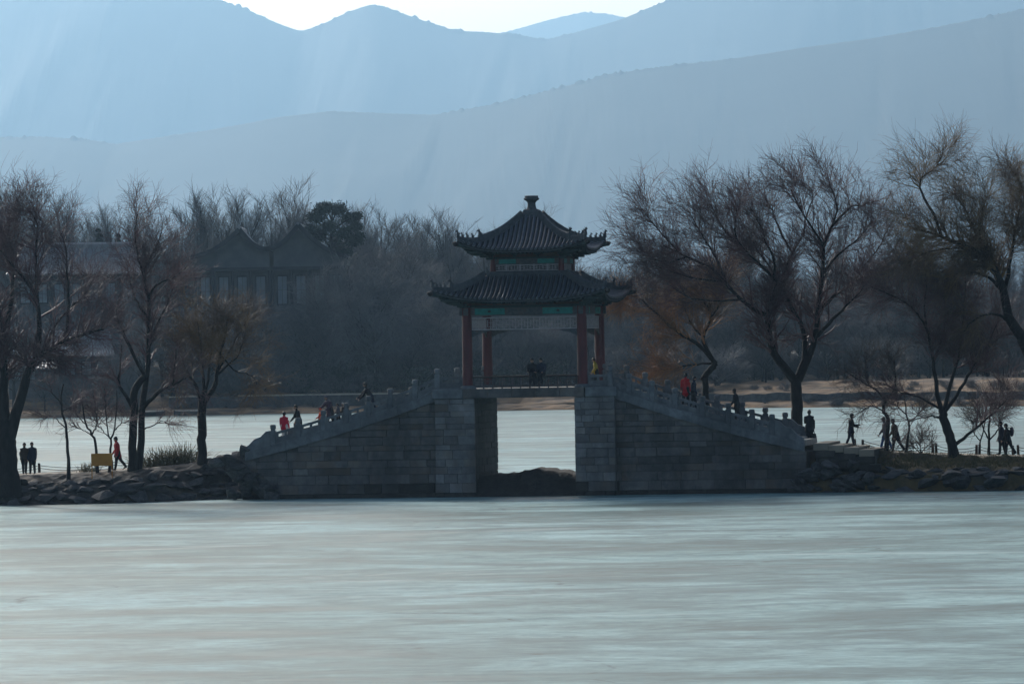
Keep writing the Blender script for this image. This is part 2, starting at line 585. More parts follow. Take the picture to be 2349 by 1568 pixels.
def ridge_mountain(name, prof, d, front, back, seed, trees):
    pts = [W(px, py, d) for px, py in prof]
    px = np.array([p.x for p in pts]); pz = np.array([p.z for p in pts])
    x0, x1 = W(-1400, 500, d).x, W(3800, 500, d).x
    fine = np.linspace(W(-120, 500, d).x, W(2470, 500, d).x, 800)
    X = np.unique(np.concatenate([np.linspace(x0, fine[0], 80), fine, np.linspace(fine[-1], x1, 80)]))
    step = (fine[1] - fine[0])
    zr = np.interp(X, px, pz)
    k = np.ones(9) / 9
    zr = np.convolve(np.pad(zr, 4, mode='edge'), k, 'valid')
    T = np.concatenate([np.linspace(0, .96, 25), [.985, .996, 1.0, 1.004, 1.02, 1.12, 1.3, 1.6, 2.0]])
    n, mrow = len(X), len(T)
    V = np.zeros((n, mrow, 3))
    sp = fbm(X / (front * .10), seed, 4)
    for j, t in enumerate(T):
        if t <= 1:
            y = d - front * (1 - t)
            sh = t ** 1.15
            warp = fbm(X / (front * .085) + 2.5 * (1 - t) + .35 * sp, seed + 3, 5, gain=.6)
            z = zr * sh + warp * zr * .012 * (t * (1 - t)) ** .7 * 2.2
        else:
            y = d + back * (t - 1)
            z = zr * (1 - .75 * (t - 1) ** .8)
        if t > .25:
            z = z + np.abs(fbm(X / (trees * 1.3) + 7.7 * j, seed + 11 + j, 2)) * trees * (.24 if t == 1 else .02) * np.clip(.75 + .6 * fbm(X / 160.0, seed + 90, 3), .1, 2.2)
        V[:, j, 0] = X
        V[:, j, 1] = y
        V[:, j, 2] = z
    idx = np.arange(n * mrow).reshape(n, mrow)
    f = np.stack([idx[:-1, :-1], idx[1:, :-1], idx[1:, 1:], idx[:-1, 1:]], -1).reshape(-1, 4)
    me = mesh_np(name, V.reshape(-1, 3), f.ravel(), np.full(len(f), 4), [M['mountain']], True)
    return tag(link(name, me), kind='structure')


ridge_mountain('near_mountain', [(-1400, 420), (-500, 345), (-60, 316), (100, 314), (200, 320), (268, 331), (330, 320), (450, 303), (560, 284), (640, 268), (755, 255), (900, 260), (1000, 263), (1130, 240), (1260, 208),
                                 (1400, 170), (1560, 148), (1700, 132), (1850, 108), (2000, 88), (2150, 62), (2349, 22), (2600, -40), (3000, -90), (3800, -60)], 9500, 2300, 1200, 3, 7.0)
ridge_mountain('middle_mountain', [(-1400, 120), (-400, 40), (100, -60), (300, -70), (480, -8), (560, 20), (640, 55), (690, 72), (740, 56), (800, 27), (850, 10), (880, 14), (930, 34), (980, 50), (1040, 70), (1100, 73), (1170, 78),
                                   (1255, 91), (1330, 72), (1420, 46), (1480, 22), (1560, -10), (1750, -70), (2000, -90), (2400, -50), (3000, 40), (3800, 120)], 13500, 2600, 1600, 21, 9.0)
ridge_mountain('distant_mountain', [(-1400, 330), (200, 300), (800, 160), (1050, 100), (1170, 71), (1260, 45), (1340, 28), (1400, 33), (1440, 42), (1560, 70), (1900, 140), (2600, 220), (3800, 300)], 19000, 2600, 900, 33, 10.0)

# ------------------------------------------------------------------ haze: one closed box of air round everything
HAZE_DENSITY = 6.4e-5
hz = MB().box(-10500, 10500, -420, 21500, -1.8, 1260).build('haze')
hm = bpy.data.materials.new('winter_haze')
hm.use_nodes = True
hn, hl = hm.node_tree.nodes, hm.node_tree.links
hn.clear()
ho = hn.new('ShaderNodeOutputMaterial')
pv = hn.new('ShaderNodeVolumePrincipled')
pv.inputs['Color'].default_value = (.41, .695, 1.0, 1)
pv.inputs['Density'].default_value = HAZE_DENSITY
pv.inputs['Anisotropy'].default_value = .66
hl.new(pv.outputs[0], ho.inputs['Volume'])
hz.data.materials.append(hm)
hm.cycles.homogeneous_volume = True
tag(hz, kind='stuff')
# ================================================================== STONE BRIDGE (bridge coordinates, x along it, y away from the camera)
BW = 2.95            # wing wall face at y = -BW
PW = 3.32            # pier face at y = -PW
OPEN, PIER = 2.5, 4.5
DECK = 5.34


def zb(x):
    """under edge of the coping on the wing walls"""
    s = abs(x) - 4.1
    return 4.90 - s * .36 + s * s * .0065 if s > 0 else 4.90


bridge = empty('stone_bridge', BR_POS, BR_ANG)
tag(bridge, 'grey stone causeway bridge with square opening, ramped balustrades and two tall piers', 'bridge')


def clip_poly(poly, fn):
    """keep the part of a convex polygon (x,z) under z = fn(x) (fn close to straight)"""
    out = []
    n = len(poly)
    for i in range(n):
        a, b = poly[i], poly[(i + 1) % n]
        da, db = fn(a[0]) - a[1], fn(b[0]) - b[1]
        if da >= 0:
            out.append(a)
        if (da > 0) != (db > 0) and abs(da - db) > 1e-9:
            t = da / (da - db)
            out.append((lerp(a[0], b[0], t), lerp(a[1], b[1], t)))
    return out


def area(poly):
    return .5 * abs(sum(poly[i][0] * poly[(i + 1) % len(poly)][1] - poly[(i + 1) % len(poly)][0] * poly[i][1] for i in range(len(poly))))


def stone_piece(poly, y, parent, side='front', mat='stone'):
    """one dressed block: polygon in wall coordinates (u, z), front face chamfered"""
    n = len(poly)
    cx = sum(p[0] for p in poly) / n
    cz = sum(p[1] for p in poly) / n
    g, ch, proud = random.choice((.003, .003, .004, .005, .012)), random.choice((.010, .014, .02)), random.uniform(-.006, .018)
    outer, inner = [], []
    for (u, z) in poly:
        du, dz = u - cx, z - cz
        su, sz = (1 if du > 0 else -1), (1 if dz > 0 else -1)
        outer.append((u - su * g, z - sz * g))
        inner.append((u - su * (g + ch) + random.uniform(-.006, .006), z - sz * (g + ch) + random.uniform(-.006, .006)))

    def put(u, dep, z):
        if side == 'front': return (u, y + dep, z)
        if side == 'back': return (u, -y - dep, z)
        if side == 'right': return (y - dep, u, z)        # faces +x
        return (y + dep, u, z)                            # faces -x
    vs = [put(u, -proud, z) for u, z in inner] + [put(u, ch, z) for u, z in outer] + [put(u, .2, z) for u, z in outer]
    fs = [tuple(range(n))]
    for r in (0, n):
        for i in range(n):
            j = (i + 1) % n
            fs.append((r + i, r + n + i, r + n + j, r + j))
    if max(p[1] for p in poly) < .30 or (max(p[1] for p in poly) < .8 and random.random() < .18):
        mat = 'stone_dark'  # damp courses at the waterline
    o = MB().add(vs, fs).build('stone_block', M[mat], parent)
    return o


def courses(z_top, seed):
    r = random.Random(seed)
    zs, z = [-.25], -.25
    while z < z_top:
        z += r.choice([.27, .34, .36, .42, .46]) if z > .5 else .47
        zs.append(z)
    return zs


def wall_blocks(u0, u1, top, y, parent, seed, lmin, lmax, side='front', mat='stone'):
    r = random.Random(seed)
    zmax = max(top(u0), top(u1), top((u0 + u1) / 2))
    zs = courses(zmax, 5)
    for a, b in zip(zs[:-1], zs[1:]):
        u = u0
        first = True
        while u < u1 - 1e-6:
            w = r.uniform(lmin, lmax) * (r.uniform(.4, .8) if first else 1)
            first = False
            e = u + w
            if u1 - e < lmin * .5:
                e = u1
            e = min(e, u1)
            poly = clip_poly([(u, a), (e, a), (e, min(b, zmax)), (u, min(b, zmax))], top)
            if len(poly) >= 3 and area(poly) > .012:
                stone_piece(poly, y, parent, side, mat)
            u = e


# cores (joint mortar) and blocks
for s, nm in ((-1, 'wing'), (1, 'wing')):
    poly = [(s * 4.3, -.5), (s * 4.3, zb(4.3) - .01)] + [(s * x, zb(x) - .01) for x in (6, 8, 10, 12, 14.4 if s < 0 else 13.88)] + [(s * (14.4 if s < 0 else 13.88), -.5)]
    core = MB().prism(poly, -BW + .06, BW - .06).build('wing_wall', M['stone_joint'], bridge)
    if s < 0:
        wall_blocks(-14.4, -4.3, zb, -BW, core, 41, .6, 2.3)
        wall_blocks(-14.4, -4.3, zb, -BW, core, 44, 1.2, 2.4, 'back')
    else:
        wall_blocks(4.3, 13.9, zb, -BW, core, 42, .6, 2.3)
        wall_blocks(4.3, 13.9, zb, -BW, core, 45, 1.2, 2.4, 'back')
    x0, x1 = (-PIER, -OPEN) if s < 0 else (OPEN, PIER)
    pc = MB().box(x0 + .06, x1 - .06, -PW + .06, PW - .06, -.5, 4.86).build('pier', M['stone_joint'], bridge)
    flat = lambda u: 4.86
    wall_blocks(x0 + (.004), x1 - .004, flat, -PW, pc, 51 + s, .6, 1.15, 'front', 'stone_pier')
    wall_blocks(-PW + .21, PW - .01, flat, x1 if s < 0 else x0, pc, 61 + s, .9, 1.9, 'right' if s < 0 else 'left', 'stone_dark')  # faces inside the opening, darker stone than the pier fronts
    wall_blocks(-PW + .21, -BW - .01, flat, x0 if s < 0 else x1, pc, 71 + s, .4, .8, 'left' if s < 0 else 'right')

# deck slab over the opening, with edge stones
deck = MB().box(-3.05, 3.0, -PW + .05, PW - .05, 4.87, DECK - .02).build('deck_slab', M['stone'], bridge)
for i in range(5):
    a, b = lerp(-3.05, 3.0, i / 5), lerp(-3.05, 3.0, (i + 1) / 5)
    for y0, y1 in ((-PW - .10, -PW + .5), (PW - .5, PW + .10)):
        MB().bevbox(a + .006, b - .006, y0, y1, 4.875, DECK, .02).build('edge_stone', M['stone'], deck)
for i in range(8):
    for j in range(6):
        a, b = lerp(-4.5, 4.5, i / 8), lerp(-4.5, 4.5, (i + 1) / 8)
        c, d = lerp(-PW + .51, PW - .51, j / 6), lerp(-PW + .51, PW - .51, (j + 1) / 6)
        MB().bevbox(a + .005, b - .005, c + .005, d - .005, DECK - .1, DECK - .002 + random.uniform(-.003, .003), .01).build('paving_slab', M['paving'], deck)
for s in (-1, 1):                       # pier heads each side of the deck
    a, b = sorted((s * 3.06, s * 4.62))
    for y0, y1 in ((-PW - .08, -PW + .5), (PW - .5, PW + .08)):
        MB().bevbox(a, b, y0, y1, 4.865, DECK, .03).build('pier_head', M['marble'], bridge)
    MB().box(min(s * 3.06, s * 4.5), max(s * 3.06, s * 4.5), -PW + .5, PW - .5, 4.865, DECK - .1).build('pier_fill', M['stone_joint'], bridge)


def stair_z(x):
    return zb(x) + .50


# steps
for s in (-1, 1):
    st = MB().prism([(s * 4.55, 3.4), (s * 4.55, zb(4.55) + .3), (s * 9, zb(9) + .3), (s * 13.4, zb(13.4) + .3), (s * 13.4, 1.2)], -2.6, 2.6).build('stair_bed', M['stone_joint'], bridge)
    n = 22
    for i in range(n):
        a, b = lerp(4.62, 13.8, i / n), lerp(4.62, 13.8, (i + 1) / n)
        z = stair_z((a + b) / 2)
        x0, x1 = sorted((s * a, s * (b + .04)))
        MB().bevbox(x0, x1, -2.58, 2.58, z - .3, z, .015).build('step', M['paving'], st)

# coping band along the ramp
for s in (-1, 1):
    for y0, y1 in ((-BW - .14, -BW + .42), (BW - .42, BW + .14)):
        xsb = [4.5, 6.4, 8.3, 10.2, 12.1, 14.2 if s < 0 else 13.8]
        for a, b in zip(xsb[:-1], xsb[1:]):
            pts = [a + .006, (a + b) / 2, b - .006]
            poly = [(s * x, zb(x) + .003) for x in pts] + [(s * x, zb(x) + .44) for x in pts[::-1]]
            if s < 0:
                poly = poly[::-1]
            MB().prism(poly, y0, y1).build('coping_stone', M['marble'], bridge)


# balustrades: posts and pierced panels
def post(x, z0, z1, y, parent, w=.135):
    b = MB()
    b.bevbox(x - w, x + w, y - w, y + w, z0 - .02, z1 - .30, .02)
    b.box(x - w * .7, x + w * .7, y - w * .7, y + w * .7, z1 - .31, z1 - .24)
    b.lathe([(w * .95, z1 - .24), (w * 1.1, z1 - .19), (w * 1.1, z1 - .07), (w * .9, z1 - .015), (w * .45, z1)], 10, (x, y, 0))
    return b.build('post', M['marble'], parent)


def panel(x0, zl0, x1, zl1, y, parent, h=.56):
    """pierced stone panel between two posts, foot line from zl0 to zl1"""
    b = MB()
    sl = (zl1 - zl0) / (x1 - x0)
    w = x1 - x0
    b.box(x0, x1, y - .05, y + .05, zl0, zl0 + .27, sl)                              # lower slab
    b.box(x0, x1, y - .075, y + .075, zl0 + .43, zl0 + h, sl)                        # hand rail
    for t0, t1 in ((0, .14), (.45, .56), (.86, 1.0)):
        xa, xb = x0 + w * t0, x0 + w * t1
        b.box(xa, xb, y - .045, y + .045, zl0 + .27 + sl * (xa - x0), zl0 + .43 + sl * (xa - x0), sl)
    for t0, t1 in ((.08, .46), (.54, .92)):                                          # raised field on the slab
        xa, xb = x0 + w * t0, x0 + w * t1
        b.box(xa, xb, y - .063, y + .063, zl0 + .05 + sl * (xa - x0), zl0 + .22 + sl * (xa - x0), sl)
    return b.build('panel', M['marble'], parent)


def s5(x, y): return ((900 + x / 2.119) / 1.7437, (1300 + y / 2.119) / 1.7437)
def s6(x, y): return ((2400 + x / 2.24) / 1.7437, (1300 + y / 2.24) / 1.7437)


left_px = [s5(405, 0)[0], s5(618, 0)[0], s5(835, 0)[0], s5(1030, 0)[0], s5(1220, 0)[0], s5(1405, 0)[0], s5(1615, 0)[0], s5(1805, 0)[0]]
right_px = [s6(265, 0)[0], s6(470, 0)[0], s6(675, 0)[0], s6(920, 0)[0], s6(1150, 0)[0], s6(1360, 0)[0], s6(1540, 0)[0]]
YB = BW - .14
left_x = [L(p, 950, -YB).x for p in left_px]
right_x = [L(p, 950, -YB).x for p in right_px]
left_x = left_x + [-3.02]
right_x = [3.02, 4.25] + [x for x in right_x if x > 4.9]


def rail_z(x):
    return zb(x) + .44 if abs(x) > 4.6 else DECK


for yy in (-1, 1):
    y = yy * YB
    for xsx in (left_x, right_x):
        foot = [rail_z(x) for x in xsx]
        rail = MB()
        for i in range(len(xsx) - 1):
            rail.box(xsx[i], xsx[i + 1], y - .11, y + .11, foot[i] - .04, foot[i] + .06, (foot[i + 1] - foot[i]) / (xsx[i + 1] - xsx[i]))
        bal = rail.build('balustrade', M['marble'], bridge)
        for i, x in enumerate(xsx):
            end = (xsx is left_x and i == 0) or (xsx is right_x and i == len(xsx) - 1)
            post(x, foot[i], foot[i] + (1.02 if abs(x) > 3.5 else 1.12), y, bal)
        for i in range(len(xsx) - 1):
            sl = (foot[i + 1] - foot[i]) / (xsx[i + 1] - xsx[i])
            panel(xsx[i] + .13, foot[i] + sl * .13 + .05, xsx[i + 1] - .13, foot[i + 1] - sl * .13 + .05, y, bal)
        # drum stone closing the end of the ramp
        e = xsx[0] if xsx is left_x else xsx[-1]
        s = -1 if e < 0 else 1
        z = rail_z(e) + .02
        poly = [(e + s * .1, z - .3), (e + s * .1, z + .70), (e + s * .35, z + .66), (e + s * .62, z + .40), (e + s * .95, z + .28), (e + s * 1.25, z - .02), (e + s * 1.55, z - .18), (e + s * 1.6, z - .62)]
        MB().prism(poly if s > 0 else poly[::-1], y - .1, y + .1).build('drum_stone', M['marble'], bal)

# dark mud bank left standing in the opening
mb = MB()
PM = []
for i in range(41):
    x = lerp(-2.62, 2.62, i / 40)
    row = []
    for j in range(15):
        y = lerp(-3.4, 3.3, j / 14)
        prof = 1.06 + .20 * math.exp(-((x - .15) / .7) ** 2) * 1.1 + .10 * math.exp(-((x - 1.2) / .8) ** 2) - .05 * (x / 2.5) ** 2
        prof += .03 * math.sin(x * 9 + y) + .025 * math.sin(x * 17 - 3 * y)
        edge = min(1, (y + 3.4) / 1.4, (3.3 - y) / 1.2)
        row.append((x, y, -.1 + (prof + .1) * max(0, edge) ** .6))
    PM.append(row)
mb.grid(PM)
mound = mb.build('mud_bank', M['mud'], smooth=True)
mound.matrix_world = BR_M
tag(mound, kind='structure')
# ================================================================== PAVILION (own coordinates: origin on the deck, z above it)
pav = empty('pavilion', lw(0, 0, DECK), BR_ANG)
tag(pav, 'double eaved square pavilion with grey tiled roofs and red columns on the bridge', 'pavilion')
CS = 2.88                      # column offset
Z = lambda z: z - DECK         # height above the ice to pavilion height


def rot4(k, p):
    """turn a front-facing point (front is -y) to side k"""
    x, y, z = p
    for _ in range(k):
        x, y = -y, x
    return (x, y, z)


def quad_side(b, k, fn, *a, **kw):
    """run a builder in front orientation, then turn what it added to side k"""
    n = len(b.v)
    fn(b, *a, **kw)
    for i in range(n, len(b.v)):
        b.v[i] = rot4(k, b.v[i])


# columns
for sx in (-1, 1):
    for sy in (-1, 1):
        c = MB().lathe([(.265, 0), (.262, 1.0), (.245, 3.55), (.24, 4.15)], 18, (sx * CS, sy * CS, 0)).build('column', M['red_wood'], pav, smooth=False)
        MB().lathe([(.42, -.02), (.42, .07), (.36, .13), (.27, .16)], 18, (sx * CS, sy * CS, 0)).build('plinth', M['marble'], c)

# beams, lattices, corner braces on four sides
for k in range(4):
    def lower_beam(b):
        b.box(-CS - .35, CS + .35, -CS - .11, -CS + .11, Z(8.96), Z(9.33))
    b = MB(); quad_side(b, k, lower_beam)
    tie = b.build('tie_beam', M['beam_paint'], pav)
    for s in (-1, 1):
        b = MB()
        quad_side(b, k, lambda b: b.box(min(s * .95, s * 2.45), max(s * .95, s * 2.45), -CS - .122, -CS + .122, Z(8.99), Z(9.30)))
        b.build('painted_field', M['teal'], tie)
        b = MB()
        quad_side(b, k, lambda b: (b.lathe([(.085, 0), (.085, .012)], 10, (0, 0, 0)), None))
        # small dark rosette set on the field
        b = MB()
        def ros(b):
            vs = [(s * 1.72 + .09 * math.cos(a), -CS - .130, Z(9.15) + .07 * math.sin(a)) for a in np.linspace(0, 2 * math.pi, 9)[:-1]]
            vs2 = [(x, y + .02, z) for x, y, z in vs]
            b.add(vs + vs2, [tuple(range(8))] + [(i, i + 8, (i + 1) % 8 + 8, (i + 1) % 8) for i in range(8)])
        quad_side(b, k, ros)
        b.build('rosette', M['eave_wood'], tie)
    b = MB(); quad_side(b, k, lambda b: b.box(-CS - .45, CS + .45, -CS - .17, -CS + .17, Z(9.37), Z(9.45)))
    b.build('beam_plate', M['eave_wood'], pav)
    b = MB(); quad_side(b, k, lambda b: b.box(-CS - .3, CS + .3, -CS - .10, -CS + .10, Z(9.455), Z(9.72)))
    ub = b.build('upper_beam', M['beam_red'], pav)
    b = MB(); quad_side(b, k, lambda b: b.box(-.62, .62, -CS - .112, -CS - .09, Z(9.48), Z(9.66)))
    b.build('painted_field', M['beam_paint'], ub)

    # hanging lattice: frame and fret bars
    def lattice(b, z0, z1, x0, x1, y):
        t = .022
        b.box(x0, x1, y - .03, y + .03, z1 - .05, z1)
        b.box(x0, x1, y - .03, y + .03, z0, z0 + .045)
        n = int((x1 - x0) / .30)
        for i in range(n + 1):
            xx = lerp(x0 + .02, x1 - .02, i / n)
            b.box(xx - t / 2, xx + t / 2, y - .018, y + .018, z0 + .045, z1 - .05)
            if i < n:
                xn = lerp(x0 + .02, x1 - .02, (i + 1) / n)
                for q in range(1, 5):
                    zz = lerp(z0 + .045, z1 - .05, q / 5)
                    off = .10 if (i + q) % 2 else 0
                    b.box(xx + off, xn - (.10 - off), y - .015, y + .015, zz - t / 2, zz + t / 2)
                xm = (xx + xn) / 2
                b.box(xm - t / 2, xm + t / 2, y - .0145, y + .0145, lerp(z0, z1, .25), lerp(z0, z1, .75))
    b = MB(); quad_side(b, k, lattice, Z(8.24), Z(8.86), -CS + .25, CS - .25, -CS)
    lat = b.build('hanging_lattice', M['lattice'], pav)
    # carved braces below the lattice, against the columns
    for s in (-1, 1):
        b = MB()
        def brace(b):
            pts = [(s * (CS - .22), Z(8.235))]
            for i in range(9):
                t = i / 8
                pts.append((s * (CS - .22 - 1.35 * (1 - t)), Z(8.235) - .02 - .34 * t ** 2.0 - .02 * math.sin(t * 15)))
            b.prism(pts if s < 0 else pts[::-1], -CS - .03, -CS + .03)
        quad_side(b, k, brace)
        b.build('brace', M['beam_paint'], pav)

# benches with fretted backs along the two long sides
for k in (0, 2):
    b = MB(); quad_side(b, k, lambda b: b.bevbox(-CS + .26, CS - .26, -CS - .20, -CS + .20, Z(5.86), Z(5.94), .012))
    bench = b.build('bench', M['dark_wood'], pav)
    def bench_fret(b):
        b.box(-CS + .28, CS - .28, -CS - .05, -CS + .05, Z(5.42), Z(5.48))
        for i in range(12):
            xx = lerp(-CS + .32, CS - .32, i / 11)
            b.box(xx - .03, xx + .03, -CS - .04, -CS + .04, Z(5.34), Z(5.86))
        for i in range(22):
            xx = lerp(-CS + .4, CS - .4, i / 21)
            b.box(xx - .05, xx + .05, -CS - .018, -CS + .018, Z(5.59), Z(5.62))
            b.box(xx - .012, xx + .012, -CS - .014, -CS + .014, Z(5.48), Z(5.86))
        b.box(-CS + .28, CS - .28, -CS - .016, -CS + .016, Z(5.71), Z(5.74))
    b = MB(); quad_side(b, k, bench_fret)
    b.build('fret_panel', M['beam_paint'], bench)

# ceiling
MB().box(-CS, CS, -CS, CS, Z(9.60), Z(9.66)).build('ceiling', M['dark_wood'], pav)


# ------------------------------------------------------------------ curved roofs
class Roof:
    def __init__(s, w0, w1, zt, zm, up, flare, pw):
        s.w0, s.w1, s.zt, s.zm, s.up, s.fl, s.pw = w0, w1, zt, zm, up, flare, pw

    def tz(s, t):
        return s.zt - (s.zt - s.zm) * (1 - (1 - t) ** s.pw)

    def p(s, x, t):
        """front slope: x sideways, t from the top (0) to the eave (1)"""
        w = lerp(s.w0, s.w1, t)
        a = min(1.0, abs(x) / max(w, .05))
        f = s.fl * a ** 4 * t ** 2
        return (x * (1 + f / max(w, .3)), -(w + f), s.tz(t) + s.up * a ** 3.2 * t ** 2.6)

    def hip(s, t):
        return s.p(lerp(s.w0, s.w1, t), t)


def build_roof(name, rf, spacing, tile_r, soffit_w, soffit_z):
    n = 24
    b = MB()
    for k in range(4):
        def slope(b):
            rows = []
            for i in range(13):
                t = i / 12
                w = lerp(rf.w0, rf.w1, t)
                rows.append([rf.p(lerp(-w, w, j / n), t) for j in range(n + 1)])
            b.grid(rows)
            # eave board under the tile edge
            e0 = rows[-1]
            e1 = [(x, y + .01, z - .085) for x, y, z in e0]
            e2 = [(x * .985, y + .10, z - .20) for x, y, z in e0]
            b.grid([e0, e1])
        quad_side(b, k, slope)
    root = b.build(name, M['tile_bed'], pav, smooth=True)
    # flying eave: board, soffit and rafters
    for k in range(4):
        b = MB()
        def board(b):
            e = [rf.p(lerp(-rf.w1, rf.w1, j / n), 1) for j in range(n + 1)]
            b.grid([[(x * .995, y + .035, z - .07) for x, y, z in e], [(x * .995, y + .035, z - .135) for x, y, z in e], [(x * .995, y + .12, z - .135) for x, y, z in e]])
        quad_side(b, k, board)
        b.build('eave_board', M['ridge'], root)
        b = MB()
        def soffit(b):
            rows = []
            for q in range(5):
                t = q / 4
                row = []
                for j in range(n + 1):
                    x, y, z = rf.p(lerp(-rf.w1, rf.w1, j / n), 1)
                    xi = lerp(-soffit_w, soffit_w, j / n)
                    row.append((lerp(x * .985, xi, t), lerp(y + .08, -soffit_w, t), lerp(z - .15, soffit_z, t) ))
                rows.append(row)
            b.grid(rows)
        quad_side(b, k, soffit)
        b.build('soffit', M['eave_wood'], root, smooth=True)
        b = MB()
        def rafters(b):
            m = int(2 * rf.w1 / .24)
            for j in range(m + 1):
                x, y, z = rf.p(lerp(-rf.w1 * .97, rf.w1 * .97, j / m), 1)
                xi = lerp(-soffit_w, soffit_w, j / m)
                b.tube([(x * .98, y + .09, z - .185), ((x + xi) / 2, (y - soffit_w) / 2, (z - .17 + soffit_z) / 2 - .04), (xi, -soffit_w, soffit_z - .05)], .045, 4)
        quad_side(b, k, rafters)
        tag(b.build('rafters', M['eave_wood'], root), kind='stuff')
    # tile rows, one piece each
    m = int(rf.w1 / spacing)
    for k in range(4):
        for j in range(-m, m + 1):
            x = j * spacing
            if abs(x) > rf.w1 - .12:
                continue
            t0 = max(0.0, (abs(x) - rf.w0) / (rf.w1 - rf.w0)) + .02
            b = MB()
            def row(b):
                K_ = 7
                pts = []
                for i in range(K_ + 1):
                    t = lerp(t0, 1.0, i / K_)
                    px_, py_, pz_ = rf.p(x, t)
                    pts.append((px_, py_ - (.03 if i == K_ else 0), pz_ + tile_r * .45))
                b.tube(pts, tile_r, 6)
            quad_side(b, k, row)
            b.build('tile_row', M['tile'], root)
    # hip ridges with beasts and corner beam heads
    for k in range(4):
        b = MB()
        hp = [Vector(rf.hip(lerp(.06, .70, i / 12))) + Vector((0, 0, .13)) for i in range(13)]
        lo = [Vector(rf.hip(lerp(.68, .985, i / 6))) + Vector((0, 0, .07)) for i in range(7)]
        pts_hi = [rot4(k, p) for p in hp]
        pts_lo = [rot4(k, p) for p in lo]
        b.tube(pts_hi, .135, 4, flat=1.35)
        b.tube([(p[0], p[1], p[2] + .17) for p in pts_hi], .085, 6)
        hr = b.build('hip_ridge', M['ridge'], root)
        b = MB()
        b.tube(pts_lo, .12, 4, flat=1.2)
        b.tube([(p[0], p[1], p[2] + .13) for p in pts_lo], .075, 6)
        b.build('lower_ridge', M['ridge'], root)
        # beasts: a big one where the ridge steps down, then small ones to the tip
        d = (Vector(pts_lo[-1]) - Vector(pts_lo[0])); d.z = 0; d.normalize()

        def beast(P_, h, nm):
            b = MB()
            P_ = Vector(P_)
            sd = Vector((-d.y, d.x, 0))
            w = h * .22
            b.tube([P_ - Vector((0, 0, .05)), P_ + Vector((0, 0, h * .35)), P_ + d * h * .06 + Vector((0, 0, h * .62)), P_ + d * h * .16 + Vector((0, 0, h * .78))], [w * 1.25, w * 1.1, w * .75, w * .6], 6)
            b.ball(P_ + d * h * .2 + Vector((0, 0, h * .82)), (w * .85, w * .85, w * .7), 8, 5)
            b.tube([P_ + d * h * .3 + Vector((0, 0, h * .8)), P_ + d * h * .48 + Vector((0, 0, h * .74))], [w * .5, w * .3], 5)
            for s in (-1, 1):
                b.tube([P_ + d * h * .12 + sd * s * w * .5 + Vector((0, 0, h * .86)), P_ + d * h * .06 + sd * s * w * .7 + Vector((0, 0, h * 1.08))], [w * .3, w * .08], 4)
            b.tube([P_ - d * h * .2 + Vector((0, 0, h * .1)), P_ - d * h * .34 + Vector((0, 0, h * .42)), P_ - d * h * .24 + Vector((0, 0, h * .62))], [w * .5, w * .35, w * .1], 5)
            b.build(nm, M['ridge'], root)
        beast((pts_lo[0][0], pts_lo[0][1], pts_lo[0][2] + .18), .40, 'ridge_beast')
        for i, t in enumerate((.34, .58, .80)):
            q = lerp(0, 6, t)
            i0 = int(q)
            pp = Vector(pts_lo[i0]).lerp(Vector(pts_lo[min(i0 + 1, 6)]), q - i0)
            beast((pp.x, pp.y, pp.z + .17), .25, 'ridge_figure')
        pp = Vector(pts_lo[-1])
        beast((pp.x, pp.y, pp.z + .15), .34, 'ridge_figure')
        # beam head sticking out below the tip
        tip = Vector(rf.hip(1.0))
        tip = Vector(rot4(k, tip))
        b = MB()
        b.tube([tip - d * 1.2 + Vector((0, 0, -.42)), tip - d * .3 + Vector((0, 0, -.24)), tip + d * .06 + Vector((0, 0, -.17))], [.11, .12, .13], 4, flat=1.15)
        b.build('corner_beam', M['eave_wood'], root)
        b = MB()
        b.ball(tip + d * .09 + Vector((0, 0, -.16)), (.15, .15, .13), 8, 5)
        b.tube([tip + d * .17 + Vector((0, 0, -.16)), tip + d * .27 + Vector((0, 0, -.10))], [.09, .05], 5)
        b.build('beam_head', M['dark_wood'], root)
    return root


low = Roof(1.95, 4.13, Z(10.92), Z(9.72), .50, .22, 1.45)
up = Roof(.30, 3.02, Z(14.0), Z(12.17), .50, .22, 1.75)
r_low = build_roof('lower_roof', low, .222, .072, CS + .05, Z(9.66))
r_up = build_roof('upper_roof', up, .215, .072, 1.9, Z(12.12))

# ridge round the foot of the upper storey
for k in range(4):
    b = MB()
    quad_side(b, k, lambda b: (b.box(-2.02, 2.02, -2.04, -1.80, Z(10.86), Z(11.06)), b.box(-1.96, 1.96, -1.98, -1.8, Z(11.065), Z(11.13))))
    b.build('base_ridge', M['ridge'], r_low)
    for s in (-1, 1):
        pass

